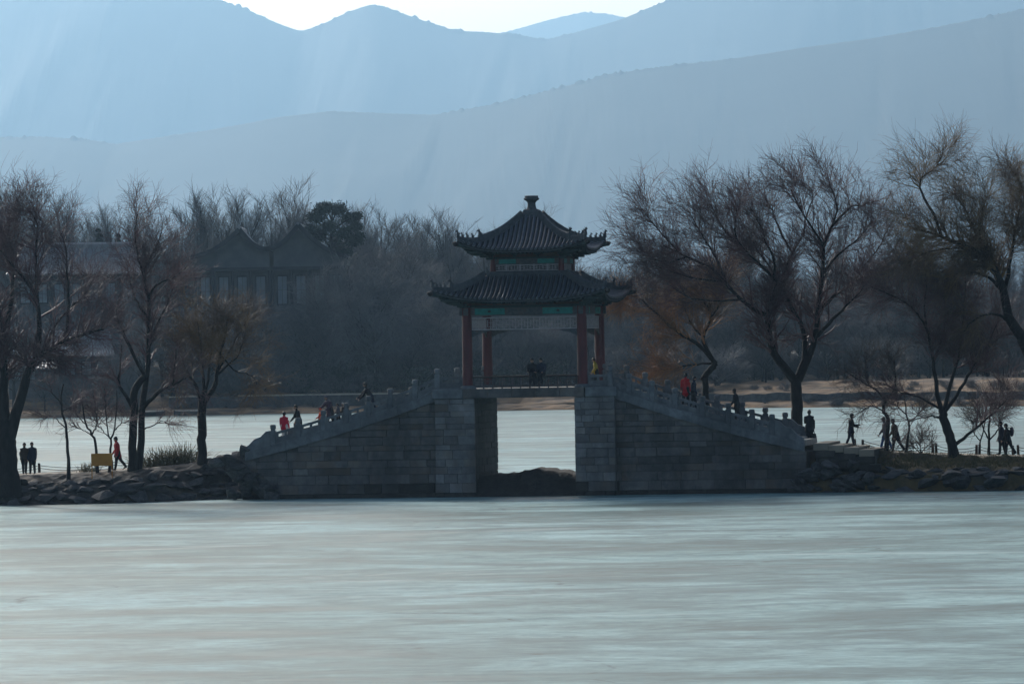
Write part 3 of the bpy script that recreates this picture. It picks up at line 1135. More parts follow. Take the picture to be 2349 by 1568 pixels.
# upper storey
US = 1.72
storey = MB().box(-US + .08, US - .08, -US + .08, US - .08, Z(10.7), Z(12.3)).build('upper_storey', M['dark_wood'], pav)
for sx in (-1, 1):
    for sy in (-1, 1):
        MB().lathe([(.15, Z(11.0)), (.14, Z(12.2))], 12, (sx * US, sy * US, 0)).build('short_column', M['red_wood'], storey)
for k in range(4):
    b = MB(); quad_side(b, k, lambda b: b.box(-US - .12, US + .12, -US - .09, -US + .06, Z(11.48), Z(11.76)))
    ub = b.build('painted_beam', M['beam_paint'], storey)
    for s in (-1, 1):
        b = MB(); quad_side(b, k, lambda b: b.box(min(s * .55, s * 1.4), max(s * .55, s * 1.4), -US - .102, -US - .08, Z(11.51), Z(11.73)))
        b.build('painted_field', M['teal'], ub)
    b = MB(); quad_side(b, k, lambda b: b.box(-US - .2, US + .2, -US - .13, -US + .06, Z(11.775), Z(11.83)))
    b.build('beam_plate', M['eave_wood'], storey)
    b = MB(); quad_side(b, k, lambda b: b.box(-US - .1, US + .1, -US - .07, -US + .06, Z(11.835), Z(12.10)))
    fb = b.build('frieze', M['beam_red'], storey)
    # lattice band with short posts
    b = MB(); quad_side(b, k, lattice, Z(11.15), Z(11.46), -US + .12, US - .12, -US + .03)
    b.build('lattice_band', M['lattice'], storey)
    for q in range(1, 5):
        xx = lerp(-US, US, q / 5)
        b = MB(); quad_side(b, k, lambda b: b.box(xx - .04, xx + .04, -US - .04, -US + .05, Z(11.14), Z(11.475)))
        b.build('stile', M['lattice'], storey)


# bracket sets under both eaves
def bracket(b, x, y0, z0, step, h, w):
    b.box(x - w * .35, x + w * .35, y0 - step * .9, y0 + .05, z0, z0 + h * .3)
    b.box(x - w * .8, x + w * .8, y0 - step * .55, y0 - step * .2, z0 + h * .31, z0 + h * .55)
    b.box(x - w * .35, x + w * .35, y0 - step * 1.7, y0 + .05, z0 + h * .56, z0 + h * .75)
    b.box(x - w * 1.15, x + w * 1.15, y0 - step * 1.5, y0 - step * 1.1, z0 + h * .76, z0 + h)


for (half, z0, hh, cnt, par) in ((CS, Z(9.46), .36, 5, r_low), (US, Z(11.84), .34, 4, r_up)):
    for k in range(4):
        for q in range(cnt):
            x = lerp(-half, half, q / (cnt - 1))
            b = MB(); quad_side(b, k, bracket, x, -half - .12, z0, .28, hh, .17)
            b.build('bracket', M['eave_wood'], par)
    # corner clusters
    for k in range(4):
        b = MB()
        p = Vector(rot4(k, (half, -half, z0)))
        dd = Vector((p.x, p.y, 0)).normalized()
        for i in range(4):
            c = p + dd * (.18 + .28 * i)
            e = .17 + .07 * i
            b.box(c.x - e, c.x + e, c.y - e, c.y + e, z0 + .11 * i - .12, z0 + .11 * i - .02)
        b.build('corner_bracket', M['eave_wood'], par)

# crown of the roof: stepped cap and flared finial
b = MB()
b.lathe([(.66, Z(13.82)), (.64, Z(14.05)), (.54, Z(14.07)), (.52, Z(14.20)), (.36, Z(14.25))], 4, (0, 0, 0), math.pi / 4)
b.build('roof_cap', M['ridge'], r_up)
b = MB()
b.lathe([(.26, Z(14.23)), (.215, Z(14.36)), (.20, Z(14.54)), (.25, Z(14.63)), (.36, Z(14.70)), (.40, Z(14.74)), (.40, Z(14.78)), (.345, Z(14.795)), (.34, Z(14.90)), (.30, Z(14.915))], 16, (0, 0, 0), 0)
b.build('finial', M['ridge'], r_up)
# ================================================================== CAUSEWAY each side of the bridge
def water(x, y):
    r = ray(x, y)
    t = -CAM_H / r.z
    return Vector((0, 0, CAM_H)) + r * t


WL = [water(*p) for p in ((0, 1158), (300, 1152), (560, 1141))]
WR = [water(*p) for p in ((1790, 1129), (2349, 1124))]
FX = [-90] + [p.x for p in WL] + [p.x for p in WR] + [90]
FY = [WL[0].y - 6] + [p.y for p in WL] + [p.y for p in WR] + [WR[-1].y - 3]


def front(x):
    return interp(x, FX, FY)


TOP_PX = [(0, 1091), (50, 1088), (155, 1084), (310, 1076), (400, 1067), (465, 1058), (520, 1048), (570, 1040)]
TOP_PXR = [(1800, 1022), (1860, 1020), (1950, 1025), (2050, 1036), (2190, 1041), (2349, 1043)]
TP = [W(x, y, 262) for x, y in TOP_PX] + [W(x, y, 259) for x, y in TOP_PXR]
TX, TZ = [-90] + [p.x for p in TP] + [90], [1.25] + [p.z for p in TP] + [1.5]


def top_z(x):
    return interp(x, TX, TZ)


def ground_z(x, y):
    o = y - front(x)
    t = top_z(x)
    if x < 0:
        zz = [-.3, -.1, .42, .8, t - .28, t - .1, t, t, t - .1, .3, -.3]
        oo = [-.6, 0, .5, 1.2, 2.2, 3.2, 4.6, 9.5, 10.3, 11.4, 12.2]
    else:
        zz = [-.3, -.1, .75, 1.0, t - .42, t - .30, t, t, t - .1, .3, -.3]
        oo = [-.6, 0, .25, 1.0, 2.4, 3.2, 3.6, 9.5, 10.3, 11.4, 12.2]
    return interp(o, oo, zz)


M['bank_left'] = material('earth_bank', (.065, .058, .05), (.032, .030, .028), .9, .95, .8, 6, c3=(.14, .115, .085), scale3=.45)
M['bank_right'] = material('grassy_bank', (.14, .10, .045), (.065, .052, .032), 1.2, .95, .6, 7, c3=(.06, .06, .055), scale3=.6)
M['path'] = material('worn_path', (.30, .26, .20), (.20, .175, .14), .8, .95, .3, 6)


def causeway(name, x0, x1, n, mat):
    b = MB()
    offs = [-.6, -.2, 0, .15, .3, .5, .8, 1.2, 1.7, 2.2, 2.7, 3.2, 3.4, 3.6, 4.1, 4.6, 5.5, 7, 8.5, 9.5, 10.3, 11, 11.6, 12.2]
    P = []
    for i in range(n + 1):
        x = lerp(x0, x1, i / n)
        row = []
        for o in offs:
            nz = (.05 * math.sin(x * 3.1 + o * 2.3) + .04 * math.sin(x * 7.7 - o * 4.1) + random.uniform(-.03, .03)) * (1 if o < 4.2 else .25)
            row.append((x, front(x) + o, ground_z(x, front(x) + o) + nz * (o > -.1)))
        P.append(row)
    for i in range(n):
        for j in range(len(offs) - 1):
            b.cur = 1 if 4.6 <= offs[j] < 8.5 else 0
            b.add([P[i][j], P[i + 1][j], P[i + 1][j + 1], P[i][j + 1]], [(0, 1, 2, 3)])
    return tag(b.build(name, [mat, M['path']]), kind='structure')


cw_l = causeway('causeway_left', -90, -12.4, 260, M['bank_left'])
cw_r = causeway('causeway_right', 13.6, 90, 260, M['bank_right'])

# rubble facing the banks, stone by stone
rock_me = []
for q in range(9):
    rr = random.Random(100 + q)
    b = MB().ball((0, 0, 0), 1.0, 8, 5)
    ax = [Vector((rr.uniform(-1, 1), rr.uniform(-1, 1), rr.uniform(-1, 1))).normalized() for _ in range(11)]
    vs = []
    for v in b.v:
        v = Vector(v)
        for a in ax:
            d = v.dot(a)
            if d > .5:
                v = v - a * (d - .5) * .95
        vs.append(tuple(v * rr.uniform(.94, 1.06)))
    b.v = vs
    mx_ = max(Vector(v).length for v in b.v)
    b.v = [tuple(Vector(v) * (1.12 / mx_)) for v in b.v]
    rock_me.append(b.mesh('rock', M['rock']))


def rock(parent, p, s, name='rock'):
    o = link(name, random.choice(rock_me), parent, p)
    o.scale = s
    o.rotation_euler = (random.uniform(-.3, .3), random.uniform(-.3, .3), random.uniform(0, 6.28))
    return o


for x0, x1, par, rows in ((-33, -12.9, cw_l, ((.05, .42, .30), (.35, .50, .62), (1.0, .42, .95), (1.75, .35, 1.25))), (14.9, 33, cw_r, ((.05, .48, .28), (.30, .46, .72), (.9, .30, 1.0)))):
    for off, size, zz in rows:
        x = x0
        while x < x1:
            s = size * random.uniform(.5, 1.4)
            y = front(x) + off + random.uniform(-.1, .15)
            rock(par, (x, y, min(ground_z(x, y) + random.uniform(-.12, .08), zz + .15)), (s * random.uniform(1.1, 2.3), s * 1.05, s * random.uniform(.30, .66)))
            x += s * random.uniform(.9, 1.9)
# scattered stones on the left slope up to the bridge
for i in range(34):
    px = random.uniform(455, 625)
    x = W(px, 1080, 260).x
    y = front(x) + random.uniform(1.2, 3.4)
    s = random.uniform(.22, .5)
    rock(cw_l, (x, y, ground_z(x, y) + .05), (s * 1.4, s, s * .75))

# stones piled against both ends of the bridge walls
for i in range(30):
    t = i / 29
    lx = lerp(-14.9, -12.6, t) + random.uniform(-.2, .2)
    p = lw(lx, -BW - random.uniform(.0, .5), 0)
    s = random.uniform(.26, .5)
    zmax = lerp(2.0, .3, t)
    rock(cw_l, (p.x, p.y, random.uniform(0, zmax)), (s * 1.4, s * .9, s * .75))
for i in range(26):
    t = i / 25
    lx = lerp(13.3, 17.0, t) + random.uniform(-.2, .2)
    p = lw(lx, -BW - random.uniform(-.1, .35), 0)
    s = random.uniform(.25, .5)
    rock(cw_r, (p.x, p.y, random.uniform(0, lerp(.5, 1.5, min(1, t * 2)))), (s * 1.5, s * .9, s * .7))
g_b = 'boulders heaped at the left foot of the bridge'
for (px, py, d, s, lab) in ((562, 1034, 259.6, (.46, .42, .42), 'rounded dark boulder standing up where the left ramp starts'),
                            (520, 1052, 259.4, (.75, .5, .34), 'long low boulder beside the trunk left of the bridge'),
                            (495, 1062, 258.8, (.6, .4, .3), 'flat stone lying against the foot of the single trunk')):
    p = W(px, py, d)
    o = rock(None, p, s, 'boulder')
    tag(o, lab, 'boulder', g_b)

# paved landing at the right end of the bridge: pale slabs and kerb stones
land = MB().box(14.3, 17.2, -2.4, 3.2, 1.0, top_z(17) - .03).build('landing', M['stone_joint'])
land.matrix_world = BR_M
tag(land, kind='structure')
for i in range(4):
    for j in range(4):
        a, c = lerp(14.2, 17.2, i / 4), lerp(-2.55, 3.2, j / 4)
        z = lerp(2.42, top_z(19) + .02, min(1, max(0, (a - 14) / 4)))
        MB().bevbox(a + .006, a + .744, c + .006, c + 1.43, z - .35, z + random.uniform(-.01, .01), .02).build('paving_slab', M['path'], land)
for s, zt in ((0, 0), (1, -.34)):
    for i in range(3 - (s > 1)):
        a = 14.3 + i * 1.0 + s * .22
        z = lerp(2.42, top_z(19) + .02, min(1, max(0, (a - 14) / 4))) - .352 + zt
        MB().bevbox(a + .006, a + .99, -2.75 - .12 * s, -2.2, z - .33, z, .025).build('kerb_stone', M['stone_dark'], land)

# ------------------------------------------------------------------ wooden bollards with sagging ropes
def bollard(px, d, h, label, group):
    x = W(px, 1050, d).x
    y = d
    z = ground_z(x, y)
    b = MB()
    b.tube([(0, 0, -.1), (0, 0, h * .82)], [.075, .068], 9)
    b.tube([(0, 0, h * .82), (0, 0, h * .87)], [.055, .055], 9)
    b.tube([(0, 0, h * .87), (0, 0, h * .96), (0, 0, h)], [.072, .066, .04], 9)
    o = b.build('bollard', M['wood_post'], None, loc=(x, y, z))
    o.rotation_euler = (random.uniform(-.05, .05), random.uniform(-.05, .05), 0)
    tag(o, label, 'bollard', group)
    return Vector((x, y, z))


def rope(a, b, h, sag, label, group):
    for hh, wd in ((h, 'upper'), (h - .14, 'lower')):
        pts = [a.lerp(b, t) + Vector((0, 0, hh - sag * 4 * t * (1 - t))) for t in np.linspace(0, 1, 13)]
        zmin = max(ground_z(p.x, p.y) for p in pts)
        o = MB().tube([(p.x, p.y, max(p.z, ground_z(p.x, p.y) + .03)) for p in pts], .016, 5).build('rope', M['rope'])
        tag(o, wd + ' ' + label, 'rope', group)


gl, gr = 'wooden bollards along the left causeway', 'wooden bollards along the right causeway'
dl = lambda x: front(x) + 9.2
bl = []
for px in (-60, 90, 257, 342, 400, 424, 452):
    x = W(px, 1060, 266).x
    bl.append(bollard(px, dl(x), .48, 'short brown wooden bollard edging the path beside the reeds' if 330 < px < 430 else
              ('short brown wooden bollard beside the single trunk near the bridge' if px > 430 else 'short brown wooden bollard on the path near the orange board'), gl))
for a, b in zip(bl[:-1], bl[1:]):
    rope(a, b, .36, min(.3, .05 * (b - a).length), 'rope of two sagging between bollards on the left causeway', 'ropes on the left causeway')
br = []
for px in (1962, 1980, 2140, 2148, 2240, 2247, 2324, 2336, 2440):
    x = W(px, 1040, 263).x
    br.append(bollard(px, dl(x) - (1.2 if px in (1962, 2140, 2240, 2324) else 0), .48 if px > 1990 else .42,
                      'short brown wooden bollard beside the paved landing of the bridge' if px < 1990 else 'short brown wooden bollard of a pair edging the right path', gr))
for a, b in zip(br[:-1], br[1:]):
    if (b - a).length > 1.4:
        rope(a, b, .36, min(.3, .06 * (b - a).length), 'rope of two sagging between bollards on the right causeway', 'ropes on the right causeway')

# ------------------------------------------------------------------ orange notice board on two legs
pb = W(234, 1078, 259.5)
gz = ground_z(pb.x, pb.y)
board = empty('notice_board', (pb.x, pb.y, gz), R(6))
tag(board, 'plain orange notice board on two thin legs beside the path', 'notice board')
MB().bevbox(-.53, .53, -.025, .025, .60, 1.22, .01).build('panel', M['sign'], board)
for s in (-1, 1):
    MB().bevbox(s * .50 - .022, s * .50 + .022, -.02, .02, -.1, .63, .004).build('leg', M['sign'], board)
MB().bevbox(-.48, .48, -.012, .012, .40, .43, .003).build('cross_bar', M['wood_post'], board)


# ------------------------------------------------------------------ reeds, tufts and dry grass
def tuft(px, d, w, h, n, label, cat='reeds', name='reed_clump', group=None, mat='reed'):
    x0 = W(px, 1060, d).x
    loc = Vector((x0, d, ground_z(x0, d)))
    bx = rng.normal(0, w * .32, n); by = rng.normal(0, .3, n)
    ang = rng.normal(0, .35, n) + bx * .25
    le = h * rng.uniform(.5, 1.0, n)
    K_ = 4
    pts = np.zeros((n, K_, 3))
    for i in range(K_):
        t = i / (K_ - 1)
        pts[:, i, 0] = bx + np.sin(ang * (1 + .8 * t)) * le * t
        pts[:, i, 1] = by + rng.normal(0, .12, n) * t
        pts[:, i, 2] = -.05 + np.cos(ang * (1 + .8 * t)) * le * t
    rad = np.repeat(np.array([[.013, .012, .009, .004]]), n, 0)
    me = tubes_mesh(name, pts, rad, 3, M[mat])
    o = link(name, me, None, loc)
    tag(o, label, cat, group)
    return o
# ================================================================== BARE TREES
def tubes_mesh(name, pts, rad, sides, mat, smooth=True):
    """many tubes at once: pts (n,k,3), rad (n,k)"""
    v, f = tubes_np(pts, rad, sides)
    return mesh_np(name, v, f.ravel(), np.full(len(f), 4), [mat], smooth)


def tubes_np(pts, rad, sides):
    n, k, _ = pts.shape
    tan = np.gradient(pts, axis=1)
    tan /= np.linalg.norm(tan, axis=2, keepdims=True) + 1e-9
    ref = np.zeros_like(tan); ref[..., 1] = 1.0
    al = np.abs((tan * ref).sum(-1)) > .92
    ref[al] = (1, 0, 0)
    a = np.cross(tan, ref); a /= np.linalg.norm(a, axis=2, keepdims=True) + 1e-9
    b = np.cross(a, tan)
    w = 2 * np.pi * np.arange(sides) / sides
    ring = a[:, :, None, :] * np.cos(w)[None, None, :, None] + b[:, :, None, :] * np.sin(w)[None, None, :, None]
    v = pts[:, :, None, :] + ring * rad[:, :, None, None]
    idx = np.arange(n * k * sides).reshape(n, k, sides)
    q = np.stack([idx[:, :-1, :], idx[:, 1:, :], np.roll(idx, -1, 2)[:, 1:, :], np.roll(idx, -1, 2)[:, :-1, :]], -1)
    return v.reshape(-1, 3), q.reshape(-1, 4)


def grow(r, pts, rad, n, trange, length, ang, k, curl, trop, rscale, rmin, taper=.25, bias=None):
    """n children from parent tubes"""
    N, K_, _ = pts.shape
    seg = np.linalg.norm(np.diff(pts, axis=1), axis=2).sum(1)
    pi = r.choice(N, n, p=seg / seg.sum())
    t = r.uniform(trange[0], trange[1], n) * (K_ - 1)
    i0 = np.minimum(t.astype(int), K_ - 2)
    fr = (t - i0)[:, None]
    p0 = pts[pi, i0] * (1 - fr) + pts[pi, i0 + 1] * fr
    tg = pts[pi, i0 + 1] - pts[pi, i0]
    tg /= np.linalg.norm(tg, axis=1, keepdims=True) + 1e-9
    r0 = (rad[pi, i0] * (1 - fr[:, 0]) + rad[pi, i0 + 1] * fr[:, 0]) * rscale
    r0 = np.maximum(r0 * r.uniform(.7, 1.1, n), rmin)
    rv = r.normal(0, 1, (n, 3))
    pr = rv - (rv * tg).sum(1, keepdims=True) * tg
    pr /= np.linalg.norm(pr, axis=1, keepdims=True) + 1e-9
    a = np.radians(r.uniform(ang[0], ang[1], n))[:, None]
    d = np.cos(a) * tg + np.sin(a) * pr
    if bias is not None:
        d = d + np.asarray(bias)
    ln = r.uniform(length[0], length[1], n)[:, None] / (k - 1)
    out = np.zeros((n, k, 3)); out[:, 0] = p0
    tr = np.asarray(trop, dtype=float)
    for i in range(1, k):
        d = d + r.normal(0, curl, (n, 3)) + tr * (i / (k - 1) if tr[2] < 0 else 1.0)
        d /= np.linalg.norm(d, axis=1, keepdims=True) + 1e-9
        out[:, i] = out[:, i - 1] + d * ln
    ro = r0[:, None] * np.linspace(1, taper, k)[None, :]
    return out, ro


def catmull(P, n):
    P = np.asarray(P, float)
    P = np.vstack([2 * P[0] - P[1], P, 2 * P[-1] - P[-2]])
    m = len(P) - 3
    out = []
    for u in np.linspace(0, m - 1e-6, n):
        i = int(u); t = u - i
        a, b, c, d = P[i], P[i + 1], P[i + 2], P[i + 3]
        out.append(.5 * ((2 * b) + (c - a) * t + (2 * a - 5 * b + 4 * c - d) * t * t + (3 * b - a - 3 * c + d) * t ** 3))
    return np.array(out)


def near_tree(name, limbs, d, seed, label, twigs=(60, 500, 4000), lens=((1.4, 2.6), (.8, 1.6), (.5, 1.1)), mat='twig', droop=-.10, lift=.06, group=None, cat='tree',
              rmin=.0065, bias=(0, 0, 0), tr_from=.35, squash=None, spread=1.0, crown_min=(.0, 1.0)):
    """limbs: list of (pixel polyline, start radius px, end radius px, depth offset at the tip in m); the first is the trunk"""
    r = np.random.default_rng(seed)
    base = W(*limbs[0][0][0], d)
    base.z = min(ground_z(base.x, base.y), base.z + .3) if abs(base.x) > 12 else base.z
    K_ = 14
    px2m = d / F * PS
    LP, LR = [], []
    for li, (pl, r0, r1, dy) in enumerate(limbs):
        n = len(pl)
        P3 = []
        for i, (x, y) in enumerate(pl):
            if squash and y < squash[0]:
                y = squash[0] + (y - squash[0]) * squash[1]
            w = W(x, y, d + dy[0] + (dy[1] - dy[0]) * i / (n - 1))
            P3.append((w.x, w.y, w.z))
        c = catmull(P3, K_)
        c[1:-1] += r.normal(0, .02, (K_ - 2, 3))
        LP.append(c); LR.append(np.linspace(r0 ** .8, r1 ** .8, K_) ** 1.25 * px2m)
    LP, LR = np.array(LP), np.array(LR)
    LP[0, 0, 2] = min(LP[0, 0, 2], base.z) - .15
    LR[0, 0] *= 1.35; LR[0, 1] *= 1.08
    root = empty(name, (LP[0, 0, 0], LP[0, 0, 1], base.z))
    tag(root, label, cat, group)
    o = np.array([LP[0, 0, 0], LP[0, 0, 1], base.z])
    thick_v, thick_f = tubes_np(LP - o, LR, 9)
    crown_src = slice(0, None) if len(LP) == 1 else slice(1, None)
    b1, q1 = grow(r, LP[crown_src], LR[crown_src], twigs[0], (tr_from, 1), lens[0], (20, 60), 8, .13, (0, 0, lift), .6, .018, .3, bias)
    me = mesh_np('trunk', thick_v, thick_f.ravel(), np.full(len(thick_f), 4), [M['bark']], True)
    link('trunk', me, root)
    all_p, all_r = np.concatenate([LP[crown_src][:, ::1], ]), LR[crown_src]
    b2a, q2a = grow(r, b1, q1, int(twigs[1] * .75), (.15, 1), lens[1], (20, 55), 6, .15, (0, 0, lift * .6), .6, .011, .35, bias)
    b2b, q2b = grow(r, LP[crown_src], LR[crown_src], int(twigs[1] * .25), (.45, 1), lens[1], (25, 65), 6, .15, (0, 0, lift), .35, .011, .35, bias)
    b2, q2 = np.concatenate([b2a, b2b]), np.concatenate([q2a, q2b])
    b3, q3 = grow(r, b2, q2, twigs[2], (.1, 1), lens[2], (15, 55), 4, .17, (0, 0, droop), .6, rmin, .55, bias)
    parts = [tubes_np(b1 - o, q1, 5), tubes_np(b2 - o, q2, 3), tubes_np(b3 - o, q3, 3)]
    vs, fs, off = [], [], 0
    for v, f in parts:
        vs.append(v); fs.append(f + off); off += len(v)
    v, f = np.concatenate(vs), np.concatenate(fs)
    link('crown', mesh_np('crown', v, f.ravel(), np.full(len(f), 4), [M[mat]], True), root)
    return root


# --- left group
near_tree('willow_tree', [
    ([(12, 1098), (15, 1050), (16, 1005), (12, 960)], 30, 17, (0, 0)),
    ([(16, 1000), (8, 930), (8, 860), (4, 780), (-6, 700)], 15, 6, (0, .5)),
    ([(20, 1010), (36, 950), (55, 890), (65, 850), (84, 818), (135, 791), (200, 762), (238, 754)], 15, 2.5, (0, -1.0)),
    ([(66, 850), (86, 808), (90, 735), (84, 685), (59, 644), (20, 590), (0, 565)], 8, 1.5, (-.3, -.5)),
    ([(86, 690), (84, 640), (82, 567), (86, 500), (70, 460)], 5, 1, (-.4, .8)),
    ([(130, 792), (152, 765), (156, 695), (154, 631), (152, 567), (140, 520)], 5, 1, (-.8, -.2)),
    ([(8, 860), (-30, 780), (-70, 690), (-90, 600)], 9, 2, (.3, 1.5)),
    ([(4, 790), (25, 700), (28, 610), (20, 520), (22, 470)], 7, 1.2, (.5, 1.6)),
    ([(60, 872), (80, 838), (110, 826), (150, 828)], 4, 1, (-.2, -.9)),
    ([(100, 808), (130, 740), (180, 690), (215, 640)], 4, .9, (-.7, .7)),
], 257.6, 201, 'big dark multi stemmed willow with massive trunk beside the walking couple', (180, 1650, 8200), ((1.1, 2.2), (.7, 1.4), (.5, 1.1)), 'twig_red', -.08, .03, squash=(620, .86))

near_tree('willow_tree', [
    ([(304, 1078), (304, 1010), (308, 945), (306, 905), (318, 880), (336, 862)], 10, 8, (0, 0)),
    ([(318, 1076), (326, 1000), (325, 940), (332, 890), (340, 840), (340, 798), (340, 721), (340, 675), (330, 631), (338, 600), (358, 567), (371, 531)], 9, 1.2, (.1, .4)),
    ([(320, 945), (345, 915), (375, 890), (394, 884), (400, 850), (404, 800)], 5.5, 1.5, (0, -.8)),
    ([(308, 940), (287, 905), (273, 880), (275, 850), (279, 790)], 5, 1.2, (0, .6)),
    ([(334, 870), (310, 822), (285, 765), (268, 725), (270, 690)], 5, 1.2, (0, -.7)),
    ([(340, 680), (362, 650), (400, 635), (430, 610)], 3, .8, (.2, -.6)),
    ([(340, 800), (360, 745), (385, 690), (400, 655)], 3.5, .8, (.2, .9)),
    ([(331, 632), (318, 590), (310, 540), (316, 490)], 3, .8, (.3, 1.0)),
    ([(340, 730), (315, 690), (300, 650), (290, 600)], 3, .8, (.2, 1.2)),
    ([(392, 886), (415, 872), (430, 862)], 2.5, 1, (-.7, -1.0)),
    ([(326, 985), (350, 975), (372, 965), (386, 972)], 1.8, .6, (0, -.4)),
], 261.6, 202, 'slender twin stemmed willow standing between orange board and reeds', (120, 900, 5200), ((.9, 1.9), (.6, 1.3), (.4, .95)), 'twig_red', -.05, .06)

near_tree('bushy_willow_tree', [
    ([(464, 1062), (463, 990), (465, 920)], 11, 10, (0, 0)),
    ([(462, 925), (449, 885), (434, 858), (420, 830), (412, 790)], 5, 1.2, (0, .4)),
    ([(466, 920), (468, 872), (465, 830), (460, 780), (452, 735)], 4.5, 1, (0, -.5)),
    ([(470, 920), (492, 885), (498, 858), (506, 810), (518, 765), (522, 730)], 7, 1, (0, .3)),
    ([(496, 862), (520, 838), (545, 815), (560, 780)], 3, .8, (.2, -.6)),
    ([(470, 905), (480, 850), (484, 800), (490, 745), (500, 712)], 3.5, .8, (0, 1.0)),
    ([(500, 850), (530, 800), (560, 745), (585, 720)], 2.6, .7, (.3, .9)),
    ([(506, 812), (540, 850), (575, 860), (595, 890)], 2.2, .6, (.2, -.9)),
    ([(434, 860), (415, 870), (400, 900)], 1.8, .6, (.1, -.5)),
    ([(465, 835), (440, 780), (428, 730)], 2.2, .6, (0, .8)),
], 263.2, 203, 'low bushy bare willow with single straight trunk at bridge foot', (120, 950, 5600), ((.8, 1.6), (.5, 1.2), (.4, .95)), 'twig_gold', -.05, .05, tr_from=.3)

gs = 'thin saplings on the left causeway'
near_tree('sapling', [([(157, 1086), (156, 1040), (152, 985), (144, 950), (140, 915), (146, 880)], 4.2, 1.5, (0, 0)),
                      ([(143, 945), (160, 930), (185, 915)], 1.6, .6, (0, .4)), ([(150, 980), (120, 955), (100, 960)], 1.4, .5, (0, -.4)), ([(144, 930), (120, 900), (110, 870)], 1.5, .5, (0, .3))],
          259.2, 204, 'single thin crooked sapling between walking couple and orange board', (24, 110, 460), ((.5, 1.1), (.35, .8), (.25, .6)), 'twig_red', -.06, .03, gs)
near_tree('sapling', [([(224, 1080), (219, 1020), (211, 995), (197, 972), (191, 935), (188, 895)], 3.6, 1.2, (0, 0)),
                      ([(211, 995), (223, 975), (220, 945), (214, 905)], 2, .7, (0, .5)), ([(212, 998), (190, 985), (165, 975)], 1.5, .5, (0, -.4)), ([(200, 975), (180, 955), (165, 925)], 1.4, .5, (0, .3))],
          261.0, 205, 'small forked sapling growing right behind the orange board', (24, 120, 520), ((.5, 1.1), (.35, .8), (.25, .6)), 'twig_red', -.05, .04, gs)
near_tree('sapling', [([(250, 1080), (254, 1035), (255, 1003), (263, 985), (266, 945), (268, 895)], 3.2, 1.0, (0, 0)),
                      ([(254, 1005), (246, 982), (243, 935), (240, 890)], 2, .7, (0, .4)), ([(264, 985), (280, 970), (300, 965)], 1.6, .5, (0, -.4)), ([(255, 1008), (235, 985), (215, 960)], 1.4, .5, (0, .5))],
          260.6, 206, 'small forked sapling beside the person in the red jacket', (24, 120, 520), ((.5, 1.1), (.35, .8), (.25, .6)), 'twig_red', -.05, .04, gs)

# --- right group
near_tree('large_willow_tree', [
    ([(1829, 1030), (1828, 940), (1826, 868)], 14, 13, (0, 0)),
    ([(1823, 872), (1800, 842), (1780, 815), (1766, 776), (1763, 731), (1766, 706), (1772, 677), (1786, 648)], 11, 4, (0, -.4)),
    ([(1766, 726), (1741, 714), (1699, 685), (1662, 644), (1625, 602), (1575, 573), (1521, 540)], 6, 1.2, (-.3, -1.2)),
    ([(1828, 872), (1842, 830), (1848, 800), (1840, 747), (1811, 693), (1795, 656), (1803, 606), (1819, 565), (1844, 507)], 8, 1.2, (0, .8)),
    ([(1832, 872), (1852, 825), (1869, 784), (1877, 710), (1888, 627), (1890, 540), (1910, 482), (1922, 420), (1902, 360)], 9, 1, (0, -.2)),
    ([(1877, 715), (1915, 677), (1956, 648), (1985, 640), (2020, 600)], 4.5, 1, (-.1, 1.0)),
    ([(1870, 775), (1915, 727), (1956, 685), (1990, 650)], 5, 1, (0, -1.2)),
    ([(1770, 680), (1778, 598), (1761, 540), (1741, 474), (1720, 430)], 4, .9, (-.3, .6)),
    ([(1668, 650), (1640, 570), (1610, 510), (1580, 440)], 3.5, .8, (-.8, .4)),
    ([(1790, 650), (1720, 570), (1660, 490), (1630, 420)], 4, .8, (.3, 1.5)),
    ([(1786, 648), (1740, 590), (1690, 520), (1690, 430)], 3.5, .8, (-.4, -1.6)),
    ([(1625, 602), (1560, 560), (1500, 480), (1470, 430)], 3, .7, (-1, .2)),
    ([(1890, 545), (1860, 480), (1830, 420), (1815, 375)], 3.5, .7, (-.2, -.9)),
    ([(1910, 482), (1950, 430), (1985, 420), (2010, 410)], 3, .7, (0, 1.1)),
    ([(1888, 620), (1930, 560), (1970, 520), (2000, 470)], 3.5, .7, (0, -1)),
    ([(1700, 686), (1640, 690), (1580, 680), (1530, 650)], 2.6, .7, (-.5, .8)),
    ([(1575, 574), (1530, 590), (1490, 570), (1455, 520)], 2.4, .7, (-1, .6)),
    ([(1811, 693), (1770, 610), (1740, 560), (1700, 470)], 3.4, .7, (.3, 2.0)),
    ([(1819, 565), (1790, 500), (1775, 450), (1770, 420)], 2.8, .7, (.6, 1.6)),
    ([(1844, 507), (1850, 450), (1865, 400), (1860, 370)], 2.4, .7, (.8, 1.2)),
    ([(1956, 648), (1990, 590), (2020, 540), (2040, 480)], 3, .7, (.6, 1.6)),
    ([(1662, 644), (1600, 640), (1550, 620), (1500, 600)], 2.6, .7, (-.8, -1.6)),
], 263.5, 211, 'large spreading willow with forked trunk rising behind the right ramp end', (400, 3900, 20000), ((1.1, 2.4), (.7, 1.5), (.45, 1.0)), 'twig_red', -.03, .05, bias=(-.10, 0, .05), tr_from=.22, squash=(640, .78))

